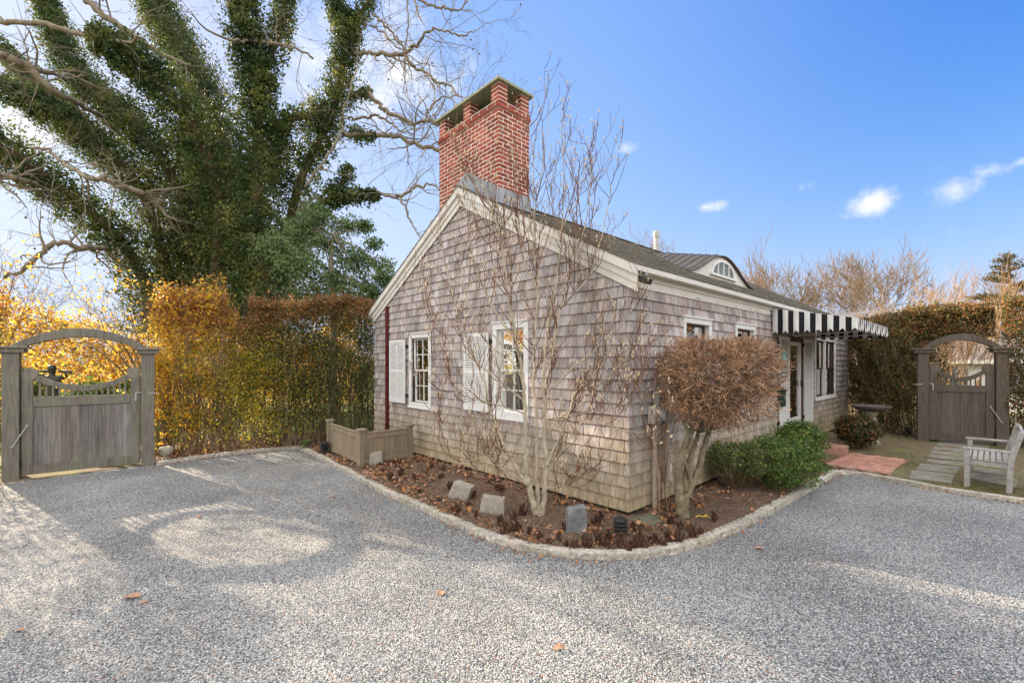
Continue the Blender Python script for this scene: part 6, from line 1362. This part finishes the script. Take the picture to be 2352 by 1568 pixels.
# ------------------------------------------------------------------ low evergreen shrubs by the door
def bush(name, u, vb, d, hw, hd, h, mat, label, seed, n, size, nst=14, zc=None, twiggy=0):
    b = P(u, 833, d); b.z = 0; e = empty(name, b); tag(e, label, 'shrub'); rg = np.random.default_rng(seed); zc = h * .55 if zc is None else zc; mb = MB()
    m = 9; cls = []
    dd = rg.normal(size=(n, 3)); dd /= np.linalg.norm(dd, axis=1)[:, None]; k = rg.uniform(.62, 1.02, n) * (1 + .10 * np.sin(dd[:, 0] * 9 + seed) + .10 * np.sin(dd[:, 2] * 11 + dd[:, 1] * 6) + .05 * np.sin(dd[:, 0] * 23 + dd[:, 2] * 19)); p_ = dd * k[:, None] * np.array([hw, hd, (h - zc)]); p_[:, 2] = np.where(dd[:, 2] < 0, p_[:, 2] * min(1, zc / (h - zc + 1e-6)) * .95, p_[:, 2]) + zc
    p_[:, 2] = np.maximum(p_[:, 2], .02); hol = np.sin(p_[:, 0] * 22) + np.sin(p_[:, 2] * 24 + p_[:, 1] * 18) + rg.normal(0, .9, n); ok = hol > -1.1
    if twiggy: ok &= (p_[:, 2] > zc * rg.uniform(.3, 1.6, n)) | (rg.random(n) < .12)
    leaves('foliage', p_[ok], size, mat, e, nrm=dd[ok], tilt=.9, seed=seed, aspect=.6)
    for i in range(nst + twiggy):
        a = rg.uniform(0, 6.28); r_ = rg.uniform(.2, .95); en = np.array([math.cos(a) * hw * r_, math.sin(a) * hd * r_, rg.uniform(.5, .95) * h * (1 - .3 * r_)]); st = en * np.array([.22, .22, 0]); mb.tube(spline([st, (st + en) / 2 + np.array([0, 0, -.05]) + rg.normal(0, .03, 3), en], 4), np.linspace(.007, .003, 9), 4, cap=False)
        for _ in range(2): grow(mb, (st + en * 2) / 3, unit(en - st + rg.normal(0, .3, 3)), .25, .004, 1, {'kids': [(2, 4)], 'wob': .15, 'up': .1, 'rmin': .0025}, rg, [])
    mb.build('stems', M['stem'], e); return e
bush('boxwood', 1836, 1075, 7.9, .41, .42, .80, M['box'], 'rounded bright green boxwood just in front of the door step', 91, 11000, .036, zc=.42)
bush('boxwood', 1790, 1140, 6.6, .58, .6, .74, M['box'], 'dark green spreading boxwood between the clipped tree and the door', 92, 12000, .034, zc=.36)
bush('boxwood', 1690, 1120, 6.55, .52, .42, .66, M['box'], 'low open green shrub with bare twigs beneath, behind the twisted trunk', 93, 6500, .034, zc=.40, twiggy=60)
bush('nandina', 1968, 1035, 9.35, .42, .36, .72, M['nandina'], 'red-tinged green shrub beside the bird bath', 94, 6000, .055, zc=.40)
bush('seedling', 700, 1040, 9.5, .10, .1, .2, M['box'], 'tiny green seedling in the leaves at the kerb corner', 95, 120, .05, nst=3)

# ------------------------------------------------------------------ trees beyond, right of the cottage
def bare_tree(name, u, vt, d, label, seed, mat='farbark', lev=5, spread=.62, lean=0, r0=None, group='bare trees beyond the cottage', stems=1, ang=.6, hf=.27, up=.10, kids=None):
    b = P(u, 833, d); b.z = 0; H = CAMZ + (HZ - vt) / FP * d; e = empty(name, b); tag(e, label, 'tree', group); rg = np.random.default_rng(seed); mt, mc = MB(), MB(); tips = []
    cfg = {'kids': kids or [(3, 4), (3, 4), (2, 4), (2, 3)], 'wob': .15, 'up': up, 'ang': ang, 'lk': (.62, .88), 'rk': .6, 'rmin': .011 * d / 28, 'from': .35}
    class Two:
        def tube(s, pts, rad, k=6, cap=True): (mt if max(rad) > .045 else mc).tube(pts, rad, k, cap)
    two = Two(); r0 = r0 or H * .028
    for i in range(stems): grow(two, np.array([rg.normal() * .15 * (stems > 1), rg.normal() * .15 * (stems > 1), -.1]), (lean + (rg.normal() * .3 if stems > 1 else 0), (rg.normal() * .3 if stems > 1 else 0), 1), H * hf, r0, lev, cfg, rg, tips)
    # scale the growth to the height wanted
    top = np.quantile(np.concatenate(mt.v + mc.v)[:, 2], .97); f = H / top; mt = mt if mt.v else None
    mc.v = [v * f for v in mc.v]
    if mt:
        mt.v = [v * f for v in mt.v]; mt.build('trunk', M[mat], e)
    mc.build('crown', M[mat], e)
    return e
for a in [('bare_tree', 1727, 602, 30, 'bare tree just right of the eyebrow dormer', 101), ('bare_tree', 1768, 622, 27, 'orange-lit bare tree low behind the roof, left of the awning', 102), ('bare_tree', 1838, 628, 31, 'small bare tree above the awning start', 103),
          ('bare_tree', 1908, 596, 26, 'wide bare tree above the middle of the awning', 104), ('bare_tree', 1960, 606, 30, 'bare tree behind and right of the wide one', 105), ('bare_tree', 2022, 600, 28, 'bare tree above the right end of the awning', 106),
          ('bare_tree', 2108, 580, 24, 'tallest round-crowned bare tree above the far hedge', 107), ('bare_tree', 2210, 622, 30, 'bare tree behind the orange crape myrtle', 108), ('bare_tree', 1540, 541, 21, 'thin bare tree top beside the roof vent', 109), ('bare_tree', 1880, 640, 34, 'hazy small bare tree low behind the roof end', 110)]:
    bare_tree(*a, lev=6, kids=[(2, 3), (2, 4), (3, 4), (2, 4), (2, 3)])
bare_tree('spire_tree', 1716, 556, 33, 'tall thin pointed tree right of the dormer', 111, lev=4, ang=.35, hf=.45, up=.3, group=None, r0=.07)
bare_tree('crape_myrtle', 2205, 655, 13.2, 'orange-lit crape myrtle fanning out behind the far gate', 112, mat='myrtle', lev=4, stems=8, ang=.42, hf=.36, group=None, r0=.04, kids=[(4, 6), (4, 6), (3, 4), (2, 3)])
# conifer at the right edge
b_ = P(2318, 833, 21); e = empty('conifer', (b_.x, b_.y, 0)); tag(e, 'dark open conifer at the right edge above the hedge', 'tree'); rg = np.random.default_rng(120); mb = MB(); H = CAMZ + (833 - 575) / FP * 21; mb.tube([(0, 0, 0), (.05, 0, H * .5), (0, 0, H)], [.16, .09, .015], 7); ps = []
for i in range(70):
    z = H * (.22 + .76 * (i / 70) ** .9); L__ = (H - z) * .42 + .35; a = rg.uniform(0, 6.28); L__ *= rg.uniform(.6, 1.25); en = np.array([math.cos(a) * L__, math.sin(a) * L__, z + L__ * .18]); st = np.array([0, 0, z]); mid = (st + en) / 2 - np.array([0, 0, .06]); mb.tube([st, mid, en], [.03, .02, .008], 4, cap=False)
    k = int(110 * L__); t = rg.uniform(.3, 1.05, k)[:, None]; ps.append(st + (en - st) * t + rg.normal(0, .09, (k, 3)) * np.array([1, 1, .5]))
mb.build('trunk', M['darkbark'], e); leaves('crown', np.concatenate(ps), .13, M['conifer'], e, aspect=.35, seed=9)
# neighbour buildings
def cottage(name, u, d, rz, w, dp_, h, rh, wallm, label, wins):
    b = P(u, 833, d); b.z = GZ; e = empty(name, b, rz); tag(e, label, 'house')
    m = MB(); m.bx(-w / 2, w / 2, 0, dp_, 0, h); nb_ = 12
    for i in range(int(h / .18)): m.bx(-w / 2 - .01, w / 2 + .01, -.014, 0, i * .18 + .01, i * .18 + .17)
    m.build('wall', wallm, e)
    m = MB(); m.add([(-w / 2 - .3, -.3, h), (w / 2 + .3, -.3, h), (w / 2 + .3, dp_ / 2, h + rh), (-w / 2 - .3, dp_ / 2, h + rh), (-w / 2 - .3, dp_ + .3, h), (w / 2 + .3, dp_ + .3, h)], [(0, 1, 2, 3), (3, 2, 5, 4), (0, 3, 4), (1, 5, 2), (0, 4, 5, 1)]); m.build('roof', M['farroof'], e)
    m = MB(); m.bx(-w / 2 - .3, w / 2 + .3, -.33, -.3, h - .12, h + .02); m.build('fascia', M['white'], e)
    for (x, z, ww, hh) in wins:
        m = MB(); m.bx(x - ww / 2 - .06, x + ww / 2 + .06, -.045, -.016, z - .06, z + hh + .06); f = m.build('window', M['white'], e)
        m = MB(); m.add([(x - ww / 2, -.05, z), (x + ww / 2, -.05, z), (x + ww / 2, -.05, z + hh), (x - ww / 2, -.05, z + hh)], [(0, 1, 2, 3)]); m.build('pane', M['glass'], f)
        m = MB()
        for k in (1, 2): m.bx(x - ww / 2 + ww * k / 3 - .01, x - ww / 2 + ww * k / 3 + .01, -.06, -.051, z, z + hh)
        m.bx(x - ww / 2, x + ww / 2, -.062, -.052, z + hh / 2 - .01, z + hh / 2 + .01); m.build('muntins', M['white'], f)
cottage('pool_house', 2215, 17.5, -.7, 6.5, 3, 1.95, .9, M['white'], 'low white pool house glimpsed through the far gate', [(-2.2, .75, 1.0, .9), (-.4, .75, 1.0, .9), (1.6, .75, 1.2, .9)])
cottage('neighbour_garage', 1985, 15.2, -.75, 3.4, 3, 2.75, 1.0, M['farwall'], 'warm shingled outbuilding behind the hedge at the cottage end', [(.2, 1.1, .8, 1.0)])
# far woods all round the garden (also what the windows mirror)
rg = np.random.default_rng(130); ps = []
for i in range(520):
    a = rg.uniform(0, 2 * math.pi); back = math.sin(a) < .05; R_ = rg.uniform(15, 20) if back else rg.uniform(42, 55)
    h_ = rg.uniform(2.5, 6.5) if back else rg.uniform(1.5, 4.2)
    c = np.array([math.cos(a) * R_, math.sin(a) * R_ + 2, 0]); k = 160; q = rg.normal(size=(k, 3)) * np.array([1.6, 1.6, 0]) + c; q[:, 2] = rg.uniform(0, 1, k) ** .8 * h_; ps.append(q)
ps = np.concatenate(ps); sun_side = (ps[:, 0] < -10) & (ps[:, 1] > -6) & (ps[:, 1] < 12); ps = ps[~sun_side]
o = leaves('far_woods', ps, .32, [M['bgreen'], M['russet'], M['hgreen']], None, seed=13, mi=rg.integers(0, 3, len(ps))); tag(o, 'mixed brown and green woods ringing the garden', 'woods', kind='stuff')

# ------------------------------------------------------------------ litter on the ground
rg = np.random.default_rng(140)
def scatter_bed(n, fn):
    out = []
    while sum(len(a) for a in out) < n:
        x = rg.uniform(-7.5, 7, 4000); y = rg.uniform(3.9, 11.5, 4000); k = inpoly(x, y, bedpoly); x, y = x[k], y[k]; k = rg.random(len(x)) < fn(x, y); out.append(np.stack([x[k], y[k]], 1))
    return np.concatenate(out)[:n]
def kd(x, y): return np.min(np.hypot(x[:, None] - KD[None, ::3, 0], y[:, None] - KD[None, ::3, 1]), axis=1)
def walld(x, y): return (HC.x - x) * HX.x + (HC.y - y) * HX.y
def hcoord(x, y): dx, dy = x - HC.x, y - HC.y; return dx * HX.x + dy * HX.y, dx * HY.x + dy * HY.y
def fl(x, y):
    t, b = hcoord(x, y); w = np.full(x.shape, .05)
    w = np.where((t < 0) & (t > -.35), .7, w); w = np.where((b < 0) & (b > -.45), .5, w); w = np.where(kd(x, y) < .32, np.where(x < .4, .6, .15), w)
    w = np.where(y > 8, .9, w); w = np.where(x < -1.2, np.maximum(w, .5), w); w *= .35 + .65 * (np.sin(x * 4.3 + 2 * np.sin(y * 3.1)) + np.sin(y * 5.7) > -.2); return w
q = scatter_bed(5200, fl); p_ = np.column_stack([q, rg.uniform(.005, .045, len(q))]); p_[kd(q[:, 0], q[:, 1]) < .1, 2] += .0
o = leaves('leaf_litter', p_, .062, M['litter'], None, nrm=np.array([0, 0, 1.2]), tilt=.6, aspect=.8, curl=.25, seed=3); tag(o, 'curled brown fallen leaves drifted over the planting bed', 'leaf litter', kind='stuff')
q = scatter_bed(26000, lambda x, y: np.where(y < 9, .8, .3)); p_ = np.column_stack([q, rg.uniform(-.005, .022, len(q))])
o = leaves('mulch_chips', p_, .026, [M['soil'], M['litter'], M['stem'], M['stub']], None, nrm=np.array([0, 0, 1.]), tilt=.8, aspect=.35, seed=4, mi=rg.choice([0, 0, 0, 1, 2, 2, 3], len(p_))); tag(o, 'shredded bark mulch covering the bed', 'mulch', kind='stuff')
# leaves blown against the gravel side of the kerb and a few strewn on the court and yard
t = rg.uniform(0, len(KD) - 2, 1500); i0 = t.astype(int); nrm_ = np.stack([-(KD[i0 + 1] - KD[i0])[:, 1], (KD[i0 + 1] - KD[i0])[:, 0]], 1); nrm_ /= np.linalg.norm(nrm_, axis=1)[:, None] + 1e-9
q = KD[i0] - nrm_ * (.07 + rg.exponential(.06, len(t)))[:, None]; k = (np.sin(t * .11) + np.sin(t * .037 + 1) + rg.normal(0, .5, len(t))) > .3
p_ = np.column_stack([q[k], np.full(k.sum(), GZ + .012)]); x = rg.uniform(-5.5, 7.5, 330); y = rg.uniform(2.2, 8, 330); k = inpoly(x, y, poly); p2 = np.column_stack([x[k], y[k], np.full(k.sum(), GZ + .010)])
o = leaves('strewn_leaves', np.concatenate([p_, p2]), np.concatenate([rg.uniform(.012, .045, len(p_)), rg.uniform(.010, .022, len(p2))]), M['litter'], None, nrm=np.array([0, 0, 1.5]), tilt=.5, aspect=.7, seed=8); tag(o, 'small leaf scraps strewn along the kerb and over the gravel', 'leaf litter', kind='stuff')
x = rg.uniform(5.5, 13, 6000); y = rg.uniform(4.5, 11, 6000); k = inpoly(x, y, yardpoly); x, y = x[k], y[k]; p_ = np.column_stack([x, y, np.full(len(x), .008)])
o = leaves('yard_leaves', p_[:1100], .04, M['litter'], None, nrm=np.array([0, 0, 1.5]), tilt=.5, aspect=.7, seed=9); tag(o, 'brown leaves scattered over the mossy yard by the stone path', 'leaf litter', kind='stuff')
x = rg.uniform(5.5, 13, 60000); y = rg.uniform(4.5, 11, 60000); k = inpoly(x, y, yardpoly) & (np.sin(x * 1.9 + 1) + np.sin(y * 2.3 + x) + rg.normal(0, .4, 60000) > .5); x, y = x[k], y[k]
o = leaves('grass', np.column_stack([x, y, np.full(len(x), .012)]), .035, M['grass'], None, nrm=np.array([1.2, 0, .1]), tilt=1, aspect=.2, seed=10); tag(o, 'thin patches of grass and moss in the side yard', 'grass', kind='stuff')
x = rg.uniform(-20, -3, 50000); y = rg.uniform(9, 17, 50000); k = y > 9.0 - (x + 6.5) * -.35 + .9; o = leaves('lawn_grass', np.column_stack([x[k], y[k], np.full(k.sum(), GZ + .02)]), .09, M['grass'], None, nrm=np.array([1.2, 0, .1]), tilt=1, aspect=.15, seed=12); tag(o, 'sunlit lawn beyond the left hedge', 'grass', kind='stuff')
# single fallen leaves that one can pick out on the gravel
def maple(loc, s, rz, label, seed):
    r = random.Random(seed); n = 18; s = s * 1.35; c = MB(); V = [(0, 0, .25 * s)]
    for i in range(n):
        a = 2 * math.pi * i / n; k = (.55 + .45 * abs(math.cos(a * 2.5))) * s; V.append((math.cos(a) * k, math.sin(a) * k * .75, .05 * s + .35 * s * abs(math.sin(a * 1.0 + .4)) + r.uniform(0, .08) * s))
    c.add(V, [(0, i + 1, (i + 1) % n + 1) for i in range(n)]); o = c.build('fallen_leaf', M['litter']); o.location = loc; o.rotation_euler = (0, 0, rz); tag(o, label, 'leaf', 'fallen leaves on the gravel court')
for (u, v, s, rz, lb) in [(302, 1373, .05, .3, 'largest curled brown leaf on the gravel at lower left'), (330, 1384, .022, 1, 'small brown leaf just right of the largest one'), (1012, 1363, .034, 2, 'folded tan leaf on the gravel below the kerb bend'), (1284, 1489, .034, .5, 'orange-brown leaf nearest the bottom centre of the court'),
                          (458, 1187, .036, 1.4, 'brown leaf lying at the top rim of the sunlit oval'), (1742, 1260, .034, .1, 'flat brown leaf near the right kerb in the sun streak'), (765, 1141, .028, .9, 'brown leaf left of the bed on the upper gravel'), (46, 1448, .022, .4, 'small orange leaf at the lower left edge')]:
    maple(G(u, v, GZ + .002), s, rz, lb, int(u))
# cut-back perennial stubs
stub_pts = [(990, 1075), (1012, 1098), (1075, 1160), (1095, 1185), (1150, 1200), (1185, 1215), (1215, 1222), (1240, 1236), (1262, 1245), (1285, 1236), (1180, 1190), (1200, 1180), (1160, 1222), (1350, 1250), (1375, 1245), (1395, 1252), (1400, 1238), (1455, 1250), (1470, 1240), (1457, 1215), (1480, 1255), (1500, 1245), (1525, 1252), (1535, 1235), (1555, 1240), (1540, 1200), (1560, 1210), (1585, 1215), (1590, 1232), (1610, 1222), (1380, 1190), (1370, 1200), (1300, 1215), (905, 1065), (920, 1090), (870, 1070), (950, 1100), (965, 1130), (1035, 1120), (1020, 1080), (1090, 1140), (1110, 1160), (960, 1060), (1130, 1110), (1145, 1125), (900, 1100), (880, 1085), (1345, 1215), (1010, 1150), (1050, 1175), (1425, 1250), (1445, 1262), (1320, 1255), (1300, 1250), (1640, 1190)]
r = random.Random(9); protos = []
for k in range(5):
    m = MB(); rr = random.Random(k + 50)
    for i in range(30):
        a = rr.uniform(0, 6.28); q = rr.uniform(.0, .035); h = rr.uniform(.03, .085) * (1.15 - q * 9); l_ = rr.uniform(1.2, 2.2); a2 = a + rr.uniform(-.6, .6); m.tube([(math.cos(a) * q, math.sin(a) * q, -.02), (math.cos(a) * q * l_ * .8, math.sin(a) * q * l_ * .8, h * .6), (math.cos(a2) * q * l_, math.sin(a2) * q * l_, h)], [rr.uniform(.005, .010), .006, rr.uniform(.002, .005)], 5)
    protos.append(m)
pm = [None] * 5
for i, (u, v) in enumerate(stub_pts):
    k = r.randrange(5)
    if pm[k] is None: o = protos[k].build('perennial_stub', M['stub']); pm[k] = o
    else: o = pm[k].copy(); C.objects.link(o)
    s_ = r.uniform(.65, 1.35); o.location = G(u, v, .0); o.rotation_euler = (r.uniform(-.15, .15), r.uniform(-.15, .15), r.uniform(0, 6.28)); o.scale = (s_, s_, s_ * r.uniform(.8, 1.3)); tag(o, 'charred-looking clump of cut-back stems in the mulch', 'plant stub', 'cut-back perennial stubs')
